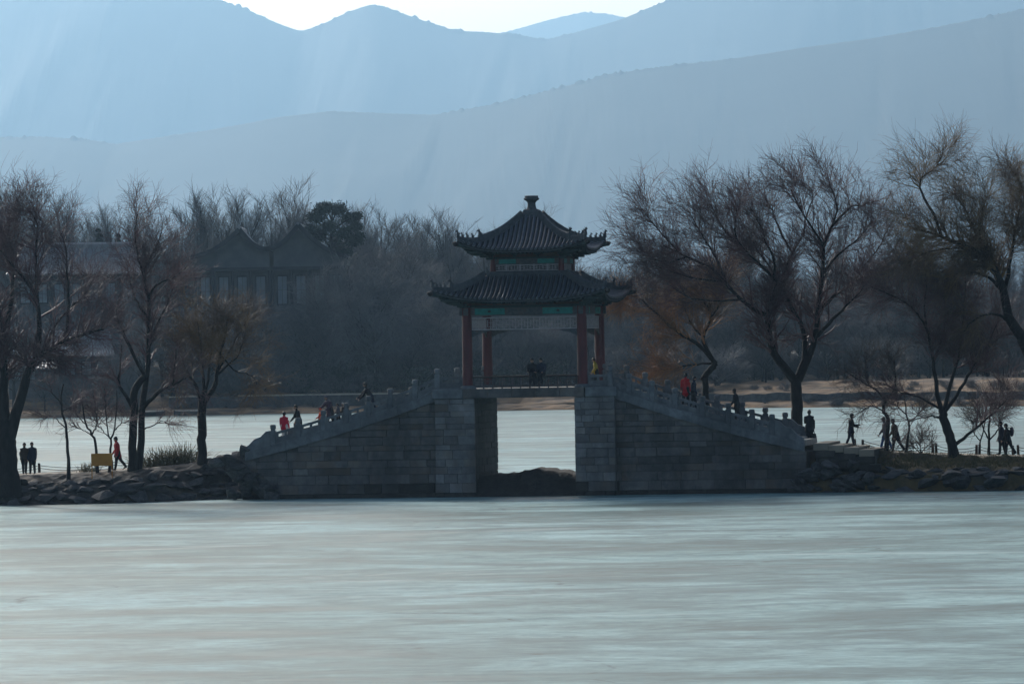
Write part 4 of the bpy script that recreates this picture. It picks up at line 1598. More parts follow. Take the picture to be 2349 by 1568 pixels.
near_tree('crooked_tree', [
    ([(1619, 925), (1617, 880), (1615, 866), (1630, 845), (1642, 832)], 8, 7, (0, 0)),
    ([(1642, 834), (1630, 817), (1612, 775), (1630, 730), (1625, 706), (1612, 681), (1612, 645)], 6, 1, (0, .3)),
    ([(1632, 822), (1600, 789), (1571, 772), (1542, 751), (1509, 722), (1484, 698), (1459, 677), (1434, 685)], 5, 1, (0, -.8)),
    ([(1640, 832), (1583, 836), (1545, 844), (1500, 850)], 2.6, .7, (0, .7)),
    ([(1608, 768), (1585, 740), (1570, 700), (1560, 660)], 2.6, .7, (0, .9)),
    ([(1628, 727), (1650, 700), (1660, 660), (1655, 620)], 2.4, .7, (.1, -.6)),
], 266.0, 212, 'crooked leaning tree with yellowing twigs behind the right ramp', (140, 1200, 7500), ((.9, 1.8), (.6, 1.3), (.4, 1.0)), 'twig_rust', -.07, .03, tr_from=.2)

near_tree('leaning_willow_tree', [
    ([(2188, 1042), (2180, 1003), (2166, 962), (2162, 938)], 12, 9.5, (0, 0)),
    ([(2160, 942), (2151, 908), (2143, 854), (2138, 813), (2126, 751), (2097, 710), (2055, 681), (1997, 656)], 6, 1, (0, -.6)),
    ([(2166, 940), (2176, 894), (2192, 840), (2203, 786), (2210, 720), (2215, 640)], 5.5, 1, (0, .4)),
    ([(2168, 942), (2200, 897), (2222, 859), (2240, 826), (2268, 785), (2290, 735)], 5, 1, (0, -.3)),
    ([(2156, 958), (2130, 954), (2089, 965)], 2.4, .7, (0, -.5)),
    ([(2154, 935), (2103, 908), (2062, 897), (2030, 880)], 3, .7, (0, .6)),
    ([(2192, 1018), (2222, 994), (2252, 970), (2279, 946), (2312, 912)], 4.5, 1, (0, -.4)),
    ([(2140, 830), (2160, 780), (2170, 720), (2165, 670)], 3, .7, (-.1, .8)),
    ([(2126, 755), (2120, 700), (2125, 650), (2118, 610)], 2.6, .7, (-.3, .7)),
    ([(2260, 800), (2290, 775), (2325, 750)], 2.4, .7, (0, .6)),
], 256.4, 213, 'leaning bare willow splitting low between the bollard pairs', (150, 1500, 9500), ((1.0, 2.0), (.6, 1.4), (.4, 1.0)), 'twig_red', -.05, .04)

near_tree('willow_tree', [
    ([(2425, 1046), (2412, 960), (2385, 860), (2346, 775)], 20, 15, (0, 0)),
    ([(2350, 780), (2316, 731), (2304, 669), (2285, 625), (2266, 594), (2229, 561), (2155, 528), (2101, 507)], 13, 2, (0, -.8)),
    ([(2304, 672), (2266, 635), (2213, 623), (2170, 640)], 5, 1, (-.1, .8)),
    ([(2160, 530), (2134, 453), (2113, 412), (2113, 375), (2146, 346), (2163, 305)], 4, .8, (-.7, -.2)),
    ([(2266, 596), (2240, 520), (2215, 460), (2190, 415)], 4, .8, (-.4, .9)),
    ([(2305, 660), (2320, 580), (2330, 500), (2345, 430)], 6, 1, (0, .7)),
    ([(2385, 855), (2420, 740), (2440, 600), (2430, 480)], 12, 2, (0, .5)),
    ([(2420, 740), (2380, 640), (2365, 540), (2350, 420), (2330, 360)], 6, 1, (.3, 1.0)),
    ([(2240, 566), (2190, 560), (2130, 570), (2080, 600)], 3, .8, (-.5, -1.4)),
    ([(2290, 628), (2250, 560), (2250, 480), (2265, 420)], 4, .8, (-.2, -1.2)),
    ([(2316, 735), (2280, 720), (2240, 730), (2210, 760)], 4, .8, (0, -1.0)),
], 255.8, 214, 'dark overhanging willow with heavy bough and yellowing drooping twigs at the causeway edge', (230, 2500, 14000), ((.9, 2.0), (.6, 1.4), (.5, 1.3)), 'twig_gold', -.17, .01, squash=(620, .86))

gs = 'thin saplings on the right causeway'
near_tree('sapling', [([(2033, 1034), (2035, 990), (2037, 955), (2027, 940), (2030, 912)], 5.5, 3.5, (0, 0)),
                      ([(2030, 915), (2013, 897), (1994, 884), (1962, 865), (1938, 850)], 3, .8, (0, -.3)), ([(2030, 915), (2051, 895), (2054, 855), (2050, 810)], 2.6, .7, (0, .4)),
                      ([(2027, 942), (2000, 930), (1975, 945)], 1.8, .6, (0, .5)), ([(1994, 884), (1985, 850), (1990, 810)], 1.8, .6, (0, .6))],
          258.2, 215, 'twisted young tree with wide arms next to the walking pair', (46, 280, 1250), ((.6, 1.4), (.4, 1.0), (.3, .7)), 'twig', -.06, .03, gs)
near_tree('sapling', [([(2078, 1038), (2081, 1010), (2086, 976), (2079, 949), (2076, 905)], 3.6, 1.2, (0, 0)), ([(2085, 968), (2105, 950), (2120, 930)], 1.6, .6, (0, .4)), ([(2079, 950), (2060, 930), (2055, 900)], 1.5, .5, (0, -.3))],
          258.8, 216, 'thin curved sapling standing between walking pair and low bush', (24, 160, 750), ((.5, 1.1), (.35, .8), (.25, .6)), 'twig', -.05, .04, gs)
near_tree('sapling', [([(2269, 1042), (2269, 1008), (2270, 967), (2272, 940), (2279, 900)], 3.6, 1, (0, 0)), ([(2269, 1008), (2289, 986), (2295, 962), (2310, 930)], 2, .6, (0, -.4)), ([(2268, 1006), (2257, 984), (2248, 955), (2246, 925)], 2, .6, (0, .4))],
          258.6, 217, 'forked sapling beside the backpack walkers', (24, 180, 800), ((.5, 1.1), (.35, .8), (.25, .6)), 'twig', -.03, .05, gs)
near_tree('sapling', [([(2246, 1042), (2249, 1012), (2258, 982), (2259, 955)], 2.4, .8, (0, 0)), ([(2249, 1012), (2234, 990), (2233, 960)], 1.6, .5, (0, .3))],
          259.4, 218, 'thinnest little sapling by the right bollard pair', (12, 90, 380), ((.4, .9), (.3, .7), (.2, .5)), 'twig', -.03, .05, gs)
near_tree('bush', [([(2112, 1044), (2112, 1036), (2113, 1030)], 1.4, 1.2, (0, 0)), ([(2112, 1040), (2095, 1022), (2085, 1010)], 1.2, .5, (0, .3)), ([(2112, 1040), (2128, 1022), (2140, 1012)], 1.2, .5, (0, -.3)), ([(2112, 1040), (2110, 1015), (2114, 998)], 1.2, .5, (0, .2))],
          260.0, 219, 'low twiggy bush between thin sapling and bollard pair', (40, 200, 800), ((.3, .7), (.25, .5), (.2, .4)), 'twig', -.03, .02, cat='bush', tr_from=.0)

tuft(372, 264.6, 2.0, 1.15, 420, 'tall dry reeds around bollards between two willow trunks', group=None)
tuft(425, 264.8, 1.1, 1.25, 220, 'upright dry reed clump touching bollards near the single trunk')
tuft(202, 262.5, .7, .6, 110, 'small dry grass tuft just before the orange board', 'grass', 'grass_tuft')
tuft(505, 260.2, .5, .55, 70, 'small dry grass tuft on stones near the bridge foot', 'grass', 'grass_tuft')

# dry grass on the right bank
n = 5200
gx = rng.uniform(15.5, 34, n); go = rng.uniform(1.2, 3.7, n)
gp = np.zeros((n, 3, 3))
for i in range(n):
    y = front(gx[i]) + go[i]
    z = ground_z(gx[i], y)
    h = rng.uniform(.08, .28)
    a = rng.normal(0, .5); c = rng.normal(-.2, .4)
    gp[i] = [(gx[i], y, z - .02), (gx[i] + a * h * .5, y + c * h * .5, z + h * .6), (gx[i] + a * h * 1.2, y + c * h, z + h * .9)]
gme = tubes_mesh('dry_grass', gp, np.repeat(np.array([[.012, .01, .004]]), n, 0), 3, M['reed'])
tag(link('dry_grass', gme), 'matted dry grass covering the right bank slope', 'grass', kind='stuff')
# ================================================================== FAR SHORE
def fground(x, y):
    return far_z(x, y - shore(x))


# ---- retaining wall with pale coping
xw0, xw1 = W(385, 908, 605).x, W(1100, 905, 600).x
wall = empty('retaining_wall', ((xw0 + xw1) / 2, shore((xw0 + xw1) / 2) + 9.0, .5))
tag(wall, 'long dark retaining wall with pale coping along the far shore', 'wall')
n = 9
for i in range(n):
    a, b = lerp(xw0, xw1, i / n), lerp(xw0, xw1, (i + 1) / n)
    ox, oy, oz = wall.location
    ya, yb = shore(a) + 8.6 - oy, shore(b) + 8.6 - oy
    def slab(z0, z1, y0, y1, g):
        vs = [(a - ox + g, ya + y0, z0 - oz), (b - ox - g, yb + y0, z0 - oz), (b - ox - g, yb + y1, z0 - oz), (a - ox + g, ya + y1, z0 - oz)]
        vs += [(x, y, z1 - oz) for x, y, _ in vs]
        return MB().add(vs, [(0, 1, 2, 3)[::-1], (4, 5, 6, 7), (0, 1, 5, 4), (1, 2, 6, 5), (2, 3, 7, 6), (3, 0, 4, 7)])
    slab(.2, 1.98, 0, .8, .01).build('wall_section', M['rock'], wall)
    if i not in (1, 8):
        slab(1.985, 2.14, -.12, 1.1, .02).build('coping_stone', M['coping'], wall)

# ---- two small boats drawn up on the ice edge
for (px, py, ln, lab) in ((366, 950, 3.0, 'small dark boat with pale deck drawn up below the retaining wall'), (437, 951, 3.4, 'small grey boat under a pale cover by the far shore grass')):
    w = water(px, py)
    bt = empty('rowing_boat', (w.x, shore(w.x) - .9, 0), R(random.uniform(-8, 8)))
    tag(bt, lab, 'boat', 'boats on the far shore')
    b = MB()
    rows = []
    for i in range(9):
        t = i / 8
        wd = .62 * math.sin(math.pi * (.12 + .80 * t)) ** .7
        x = lerp(-ln / 2, ln / 2, t)
        sheer = .10 * (2 * t - 1) ** 2
        rows.append([(x, -wd, .48 + sheer), (x, -wd * .8, .16), (x, 0, .02), (x, wd * .8, .16), (x, wd, .48 + sheer)])
    b.grid(rows)
    b.build('hull', M['far_dark'] if px < 400 else M['grey_brick'], bt, smooth=True)
    b = MB()
    b.grid([[(p[0][0] * .9, p[0][1] * .9, .47), (p[2][0] * .9, 0, .66), (p[4][0] * .9, p[4][1] * .9, .47)] for p in rows])
    b.build('cover', M['coping'], bt)
    MB().box(-ln * .42, ln * .42, -.64, -.60, .44, .50).build('gunwale', M['far_dark'], bt)


# ---- hall buildings
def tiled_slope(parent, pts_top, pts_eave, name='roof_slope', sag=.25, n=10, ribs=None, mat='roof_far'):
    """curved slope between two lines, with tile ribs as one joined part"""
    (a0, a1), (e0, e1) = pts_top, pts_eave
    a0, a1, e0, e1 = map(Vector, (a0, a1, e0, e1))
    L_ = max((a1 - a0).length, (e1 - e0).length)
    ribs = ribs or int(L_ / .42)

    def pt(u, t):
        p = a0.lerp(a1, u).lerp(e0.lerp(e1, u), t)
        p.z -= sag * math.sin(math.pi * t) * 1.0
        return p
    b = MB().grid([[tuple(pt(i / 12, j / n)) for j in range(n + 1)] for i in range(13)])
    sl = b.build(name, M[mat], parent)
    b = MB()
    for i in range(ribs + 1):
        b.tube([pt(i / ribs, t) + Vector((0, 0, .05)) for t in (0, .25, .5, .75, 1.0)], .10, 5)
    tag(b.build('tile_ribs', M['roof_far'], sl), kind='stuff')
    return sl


def window_in(parent, x0, x1, z0, z1, y, cols=2, rows=2):
    f = MB()
    t = .12
    f.box(x0, x1, y - .06, y + .06, z0, z0 + t); f.box(x0, x1, y - .06, y + .06, z1 - t, z1)
    f.box(x0, x0 + t, y - .055, y + .055, z0 + t, z1 - t); f.box(x1 - t, x1, y - .055, y + .055, z0 + t, z1 - t)
    fr = f.build('window', M['far_dark'], parent)
    for i in range(cols):
        for j in range(rows):
            a, b = lerp(x0 + t, x1 - t, i / cols) + .03, lerp(x0 + t, x1 - t, (i + 1) / cols) - .03
            c, d = lerp(z0 + t, z1 - t, j / rows) + .03, lerp(z0 + t, z1 - t, (j + 1) / rows) - .03
            MB().box(a, b, y - .01, y + .03, c, d).build('pane', M['pane'], fr)
    return fr


# terrace under the twin halls
TD = 628.0
tl, tr = W(400, 712, TD), W(850, 708, TD)
zt = tl.z
ter = empty('stone_terrace', ((tl.x + tr.x) / 2, TD, fground(tl.x, TD)))
tag(ter, 'high grey masonry terrace carrying the twin gabled hall', 'terrace')
ox, oy, oz = ter.location
hw = (tr.x - tl.x) / 2
MB().box(-hw, hw, 0, 26, -1.5, zt - oz).build('terrace_wall', M['grey_brick'], ter)
for i in range(8):
    MB().box(lerp(-hw, hw, i / 8) + .02, lerp(-hw, hw, (i + 1) / 8) - .02, -.25, .9, zt - oz + .003, zt - oz + .28).build('coping_stone', M['far_wall'], ter)

# twin gabled hall
HD = 632.0
hall = empty('twin_gabled_hall', ((tl.x + tr.x) / 2, HD, zt))
tag(hall, 'grey hall with two curved gables side by side on the terrace', 'building')
ox, oy, oz = hall.location


def hp(px, py, d=HD):
    w = W(px, py, d)
    return (w.x - ox, w.z - oz)


for (xl, xp, yp, xr, yl, yr) in ((432, 550, 527, 622, 592, 572), (608, 685, 517, 800, 572, 590)):
    A, T, B_ = hp(xl, yl), hp(xp, yp), hp(xr, yr)
    # wall under the gable
    zw = min(A[1], B_[1]) - .2
    poly = [(A[0] + 1.0, 0), (B_[0] - .2, 0), (B_[0] - .2, B_[1] - .3), (T[0], T[1] - .5), (A[0] + 1.0, A[1] + .3)]
    w_ = MB().prism(poly, 0, 11).build('gable_wall', M['far_wall'], hall)
    # curved roof either side of the ridge, with thick verge
    for (E, nm) in ((A, 'l'), (B_, 'r')):
        tiled_slope(hall, ((T[0], -.9, T[1]), (T[0], 12, T[1])), ((E[0], -.9, E[1]), (E[0], 12, E[1])), sag=.75)
        b = MB()
        pts = []
        for i in range(9):
            t = i / 8
            pts.append((lerp(T[0], E[0], t), -.95, lerp(T[1], E[1], t) - .75 * math.sin(math.pi * t) + .05))
        b.tube(pts, .30, 4, flat=1.3)
        b.build('verge', M['far_dark'], hall)
    MB().tube([(T[0], -1, T[1] + .1), (T[0], 12, T[1] + .1)], .35, 6).build('ridge', M['roof_far'], hall)
    # pent eave and columns across the front
    x0, x1 = A[0] + .6, B_[0] + .1
    ze = hp(500, 614)[1]
    MB().box(x0, x1, -1.3, .05, ze - .45, ze).build('eave_beam', M['far_dark'], hall)
    nb = 4
    for i in range(nb + 1):
        xx = lerp(x0 + .3, x1 - .3, i / nb)
        MB().lathe([(.2, 0), (.18, ze - .46)], 8, (xx, -1.0, 0)).build('column', M['far_dark'], hall)
    for i in range(nb):
        a, b2 = lerp(x0 + .3, x1 - .3, i / nb) + .45, lerp(x0 + .3, x1 - .3, (i + 1) / nb) - .45
        window_in(hall, a, b2, .5, ze - 1.0, -.07)

# long hall on the left with hipped roof, lower wing roof in front
LD = 640.0
e0, e1 = W(15, 630, LD), W(330, 626, LD)
r0, r1 = W(50, 566, LD + 5), W(302, 563, LD + 5)
gz0 = fground(e0.x, LD)
lh = empty('long_hall', ((e0.x + e1.x) / 2, LD, gz0))
tag(lh, 'long two storey hall with striped tile roof behind the left willows', 'building')
ox, oy, oz = lh.location
v = lambda w, dy=0: (w.x - ox, w.y - oy + dy, w.z - oz)
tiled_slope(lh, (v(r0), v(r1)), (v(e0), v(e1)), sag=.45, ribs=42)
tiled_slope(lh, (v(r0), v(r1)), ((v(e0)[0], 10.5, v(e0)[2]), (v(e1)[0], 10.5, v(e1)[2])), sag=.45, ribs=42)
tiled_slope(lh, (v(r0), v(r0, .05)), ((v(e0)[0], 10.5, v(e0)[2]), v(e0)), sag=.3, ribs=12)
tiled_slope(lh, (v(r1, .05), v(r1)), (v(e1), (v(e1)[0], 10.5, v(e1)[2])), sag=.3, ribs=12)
MB().tube([v(r0), v(r1)], .38, 6, flat=1.3).build('ridge', M['roof_far'], lh)
x0, x1 = v(e0)[0] + 1.1, v(e1)[0] - 1.1
ze = v(e0)[2]
MB().box(x0, x1, 1.3, 9.5, -1, ze - .1).build('wall', M['grey_brick'], lh)
MB().box(x0 - .3, x1 + .3, 1.0, 1.4, ze - .7, ze - .15).build('eave_beam', M['far_dark'], lh)
for i in range(7):
    a, b2 = lerp(x0, x1, i / 7) + .35, lerp(x0, x1, (i + 1) / 7) - .35
    window_in(lh, a, b2, ze - 3.6, ze - 1.1, 1.22)
    MB().lathe([(.18, 0), (.16, ze - .75)], 8, (lerp(x0, x1, i / 7) + .02, .9, 0)).build('column', M['far_dark'], lh)

WD = 618.0
e0, e1 = W(95, 818, WD), W(262, 815, WD)
r0, r1 = W(112, 764, WD + 4), W(250, 761, WD + 4)
lw2 = empty('low_hall', ((e0.x + e1.x) / 2, WD, fground(e0.x, WD)))
tag(lw2, 'low hall with pale striped roof below the long hall', 'building')
ox, oy, oz = lw2.location
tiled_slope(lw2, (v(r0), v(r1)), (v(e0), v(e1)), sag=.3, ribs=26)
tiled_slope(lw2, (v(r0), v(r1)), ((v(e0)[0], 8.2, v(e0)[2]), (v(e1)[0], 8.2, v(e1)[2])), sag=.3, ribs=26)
MB().tube([v(r0), v(r1)], .25, 6, flat=1.3).build('ridge', M['roof_far'], lw2)
x0, x1 = v(e0)[0] + .5, v(e1)[0] - .5
ze = v(e0)[2]
MB().prism([(x0, -1), (x1, -1), (x1, ze - .05), (v(r1)[0] - .2, v(r1)[2] - .35), (v(r0)[0] + .2, v(r0)[2] - .35), (x0, ze - .05)], 3.6, 4.4).build('wall', M['far_wall'], lw2)
MB().box(x0, x1, .9, 7.6, -1, ze - .05).build('wall', M['grey_brick'], lw2)
for i in range(4):
    a, b2 = lerp(x0, x1, i / 4) + .3, lerp(x0, x1, (i + 1) / 4) - .3
    window_in(lw2, a, b2, ze - 2.3, ze - .5, .84)

WD2 = 612.0
e0, e1 = W(20, 846, WD2), W(125, 845, WD2)
kio = empty('shore_house', ((e0.x + e1.x) / 2, WD2, fground(e0.x, WD2)))
tag(kio, 'small grey shore house with pale blue windows behind the massive willow', 'building')
ox, oy, oz = kio.location
ze = v(e0)[2]
x0, x1 = v(e0)[0], v(e1)[0]
MB().box(x0, x1, 0, 6, -1, ze).build('wall', M['grey_brick'], kio)
tiled_slope(kio, ((x0, 3, ze + 1.6), (x1, 3, ze + 1.6)), ((x0 - .4, -.7, ze), (x1 + .4, -.7, ze)), sag=.15, ribs=14)
tiled_slope(kio, ((x0, 3, ze + 1.6), (x1, 3, ze + 1.6)), ((x0 - .4, 6.7, ze), (x1 + .4, 6.7, ze)), sag=.15, ribs=14)
for i in range(3):
    a, b2 = lerp(x0, x1, i / 3) + .35, lerp(x0, x1, (i + 1) / 3) - .35
    window_in(kio, a, b2, ze - 1.4, ze - .2, -.06, 2, 1)


# ---- far bare trees: a few kinds, then copies
def far_tree_mesh(seed, h, kind):
    r = np.random.default_rng(seed)
    K_ = 10
    tz = np.linspace(0, 1, K_)
    th = h * {'poplar': .95, 'round': .55, 'willow': .5, 'bush': .35}[kind]
    tr = np.zeros((1, K_, 3))
    tr[0, :, 0] = np.cumsum(r.normal(0, .02 * h / 10, K_)); tr[0, :, 1] = np.cumsum(r.normal(0, .02 * h / 10, K_)); tr[0, :, 2] = tz * th
    tr[0, 0] = (0, 0, -.6)
    rad = np.linspace(.022 * h, .006 * h, K_)[None, :]
    if kind == 'bush':
        tr = np.repeat(tr, 5, 0); rad = np.repeat(rad * .4, 5, 0)
        for q in range(5):
            tr[q, :, 0] += tz * r.normal(0, .22 * h); tr[q, :, 1] += tz * r.normal(0, .22 * h)
    if kind == 'poplar':
        l1 = grow(r, tr, rad, 34, (.22, .98), (.14 * h, .30 * h), (18, 38), 8, .08, (0, 0, .14), .55, .03, .25)
        l2 = grow(r, *l1, 260, (.1, 1), (.08 * h, .17 * h), (18, 42), 6, .10, (0, 0, .10), .6, .022, .4)
        l3 = grow(r, *l2, 2200, (.1, 1), (.05 * h, .10 * h), (15, 45), 3, .10, (0, 0, .05), .7, .017, .5)
    elif kind == 'round':
        l1 = grow(r, tr, rad, 20, (.35, 1), (.28 * h, .50 * h), (25, 65), 9, .12, (0, 0, .07), .6, .04, .25)
        l2 = grow(r, *l1, 240, (.2, 1), (.12 * h, .22 * h), (20, 55), 7, .14, (0, 0, .04), .6, .024, .35)
        l3 = grow(r, *l2, 3000, (.1, 1), (.06 * h, .11 * h), (15, 60), 3, .14, (0, 0, .02), .7, .017, .5)
    elif kind == 'willow':
        l1 = grow(r, tr, rad, 18, (.4, 1), (.28 * h, .48 * h), (25, 70), 9, .12, (0, 0, .06), .6, .04, .25)
        l2 = grow(r, *l1, 230, (.25, 1), (.12 * h, .22 * h), (20, 60), 7, .13, (0, 0, -.10), .6, .024, .35)
        l3 = grow(r, *l2, 2600, (.1, 1), (.08 * h, .18 * h), (15, 60), 4, .08, (0, 0, -.5), .7, .016, .6)
    else:
        l1 = grow(r, tr, rad, 40, (.1, 1), (.3 * h, .55 * h), (20, 60), 7, .14, (0, 0, .03), .6, .03, .3)
        l2 = grow(r, *l1, 320, (.1, 1), (.15 * h, .28 * h), (20, 60), 6, .14, (0, 0, .0), .6, .022, .4)
        l3 = grow(r, *l2, 2400, (.1, 1), (.08 * h, .16 * h), (15, 60), 3, .14, (0, 0, -.02), .7, .017, .5)
    tv, tf = tubes_np(np.concatenate([tr]), rad, 6)
    v1, f1 = tubes_np(l1[0], l1[1], 5)
    trunk = mesh_np('trunk', np.concatenate([tv, v1]), np.concatenate([tf, f1 + len(tv)]).ravel(), np.full(len(tf) + len(f1), 4), [M['bark']], True)
    v2, f2 = tubes_np(l2[0], l2[1], 3)
    v3, f3 = tubes_np(l3[0], l3[1], 3)
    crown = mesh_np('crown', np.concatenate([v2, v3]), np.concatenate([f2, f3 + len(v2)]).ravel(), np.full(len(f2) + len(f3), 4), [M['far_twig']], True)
    return trunk, crown


KIND = {}
for kind, num, h in (('poplar', 2, 18.0), ('round', 3, 13.0), ('willow', 2, 12.0), ('bush', 2, 5.0)):
    KIND[kind] = [(far_tree_mesh(300 + 7 * i + len(kind), h, kind), h) for i in range(num)]
FLAB = {'poplar': ('poplar_tree', 'tall bare poplar with upright twigs', 'tree', 'bare poplars'),
        'round': ('broadleaf_tree', 'round crowned bare tree', 'tree', 'round bare trees'),
        'willow': ('far_willow_tree', 'bare willow with hanging twigs', 'tree', 'bare willows'),
        'bush': ('shrub', 'dense leafless shrub on the far shore', 'shrub', 'leafless shrubs')}


def where(px, y):
    if px < 385: return 'around the long hall'
    if px < 865: return 'around the terrace of the twin gabled hall'
    if px < 1060: return 'between the terrace and the pavilion'
    if px < 1400: return 'behind the pavilion'
    return 'above the tan grass bank'


def plant_far(kind, x, y, h, z=None, rnd=None):
    rnd = rnd or random
    (trunk, crown), h0 = rnd.choice(KIND[kind])
    nm, lab, cat, grp = FLAB[kind]
    s = h / h0
    px = (x / y * F + 512) / PS
    lab, grp = lab + ' ' + where(px, y), grp + ' ' + where(px, y)
    root = empty(nm, (x, y, fground(x, y) - .1 if z is None else z), rnd.uniform(0, 6.28))
    root.scale = (s * rnd.uniform(.95, 1.15), s * rnd.uniform(.95, 1.15), s)
    tag(root, lab, cat, grp)
    link('trunk', trunk, root)
    link('crown', crown, root)
    return root


fr = random.Random(77)


def sky_line(px):
    """top of the far wood in the photograph (pixel row)"""
    return interp(px, [-200, 0, 120, 300, 420, 470, 560, 640, 700, 840, 870, 950, 1060, 1180, 1300, 1400, 1460, 1560, 1700, 2000, 2349, 2600],
                  [470, 470, 490, 480, 500, 470, 462, 475, 480, 520, 480, 495, 520, 500, 540, 560, 575, 560, 540, 540, 560, 560])


def treerow(depth_off, step, kinds, hmul, px0=-150, px1=2500, jit=3.0, skip=None):
    px = px0
    while px < px1:
        q = px + fr.uniform(-.4, .4) * step
        d = 600 + depth_off + fr.uniform(-jit, jit)
        if px > 1400: d -= 22
        w = W(q, 700, d)
        d = max(d, shore(w.x) + 11)
        if not (skip and skip(q, d)):
            g = fground(w.x, d)
            top = W(q, sky_line(q), d).z
            h = max(1.6, (top - g) * hmul * fr.uniform(.76, .98))
            plant_far(fr.choice(kinds), w.x, d, h, None, fr)
        px += step * fr.uniform(.7, 1.3)


inbuild = lambda q, d: (385 < q < 865 and 618 < d < 662) or (-10 < q < 345 and 606 < d < 655)
treerow(92, 60, ['poplar', 'poplar', 'round'], 1.0, jit=9, skip=inbuild)
treerow(104, 52, ['poplar'], 1.02, -100, 1120, jit=5, skip=inbuild)
treerow(72, 70, ['round', 'poplar', 'round'], .92, jit=6, skip=inbuild)
treerow(48, 64, ['round', 'poplar', 'willow'], .80, skip=inbuild)
treerow(34, 66, ['round', 'willow'], .70, 830, 2500, skip=inbuild)
treerow(24, 74, ['willow', 'round'], .58, 840, 2500, skip=inbuild)
treerow(15, 80, ['bush', 'willow', 'round'], .40, 840, 2500, 1.5, skip=inbuild)
treerow(13, 44, ['bush'], .15, -100, 1560, 1.0, skip=inbuild)
treerow(20, 40, ['bush'], .20, -100, 1560, 2.0, skip=inbuild)
for px in (405, 452, 520, 585, 640, 720, 790, 905, 960, 1010, 1130):
    d = 604 + fr.uniform(-.5, 1.0)
    w = W(px, 930, d)
    plant_far('bush', w.x, shore(w.x) + fr.uniform(5.5, 7.5), fr.uniform(1.0, 1.9), None, fr)
treerow(30, 60, ['bush', 'bush', 'round'], .27, 1400, 2500, 3.0, skip=inbuild)
treerow(44, 42, ['bush'], .22, 800, 2500, 3.0, skip=inbuild)
treerow(60, 42, ['bush'], .24, 800, 2500, 4.0, skip=inbuild)
# low scrub on the grass bank
for i in range(46):
    px = fr.uniform(1380, 2450)
    w = W(px, 900, 560)
    y = shore(w.x) + fr.choice((fr.uniform(.3, 2.5), fr.uniform(5, 16)))
    plant_far('bush', w.x * y / 560, y, fr.uniform(.5, 1.4), None, fr)
# trees standing before the terrace and halls
for (px, d, kind, topy) in ((395, 612, 'round', 690), (440, 616, 'willow', 700), (480, 614, 'round', 690), (560, 615, 'willow', 720), (610, 617, 'round', 700), (660, 614, 'bush', 800), (700, 617, 'round', 680), (742, 615, 'willow', 690),
                            (780, 618, 'round', 610), (815, 616, 'round', 600), (835, 620, 'round', 590), (860, 612, 'willow', 640), (530, 613, 'bush', 800), (820, 609, 'bush', 838), (770, 608, 'bush', 845), (590, 612, 'bush', 810),
                            (30, 606, 'round', 700), (100, 604, 'willow', 840), (270, 606, 'round', 800), (330, 608, 'round', 700), (370, 610, 'willow', 690), (180, 602, 'bush', 850), (250, 604, 'bush', 840), (300, 604, 'bush', 850)):
    w = W(px, 800, d)
    g = fground(w.x, d)
    plant_far(kind, w.x, d, W(px, topy, d).z - g, None, fr)


# ---- evergreens
def needle_mesh(seed, centers, per, size, spread):
    r = np.random.default_rng(seed)
    C = np.repeat(np.asarray(centers, float), per, 0)
    n = len(C)
    p = C[:, :3] + r.normal(0, 1, (n, 3)) * C[:, 3:4] * np.array([1, 1, .62]) * spread
    a = r.normal(0, 1, (n, 3)); a /= np.linalg.norm(a, axis=1, keepdims=True)
    b = r.normal(0, 1, (n, 3)); b -= (a * b).sum(1, keepdims=True) * a; b /= np.linalg.norm(b, axis=1, keepdims=True)
    s = size * r.uniform(.5, 1.2, (n, 1))
    v = np.stack([p - a * s, p + b * s * .45, p + a * s], 1).reshape(-1, 3)
    return mesh_np('crown', v, np.arange(n * 3), np.full(n, 3), [M['needle']])


pd = 636.0
w = W(765, 712, pd)
pine = empty('pine_tree', (w.x, pd, zt))
tag(pine, 'dark pine with broad clumped crown beside the right gable', 'tree')
hgt = W(765, 470, pd).z - zt
r = np.random.default_rng(5)
cl = []
tb = MB()
tb.tube([(0, 0, -.3), (.1, 0, hgt * .4), (-.15, .1, hgt * .7), (.1, 0, hgt * .95)], [.34, .28, .2, .08], 8)
for (px, py, rr) in ((700, 560, .9), (725, 500, .9), (745, 475, .8), (775, 480, 1.0), (800, 500, .85), (817, 520, .6), (790, 535, .9), (755, 520, 1.1), (730, 540, 1.0), (770, 560, 1.0), (812, 553, .75), (715, 585, .9), (750, 590, 1.0), (790, 580, .8), (825, 540, .4), (820, 495, .45), (760, 610, 1.0), (728, 610, .8), (735, 485, .6), (715, 525, .7)):
    q = W(px, py, pd)
    c = (q.x - w.x, r.normal(0, 1.0), q.z - zt)
    cl.append((*c, rr * .62))
    tb.tube([(0, 0, max(1, c[2] - 1.6)), (c[0] * .6, c[1] * .6, c[2] - .5), c], [.12, .08, .03], 5)
tb.build('trunk', M['bark'], pine)
link('crown', needle_mesh(8, cl, 950, .30, .95), pine)

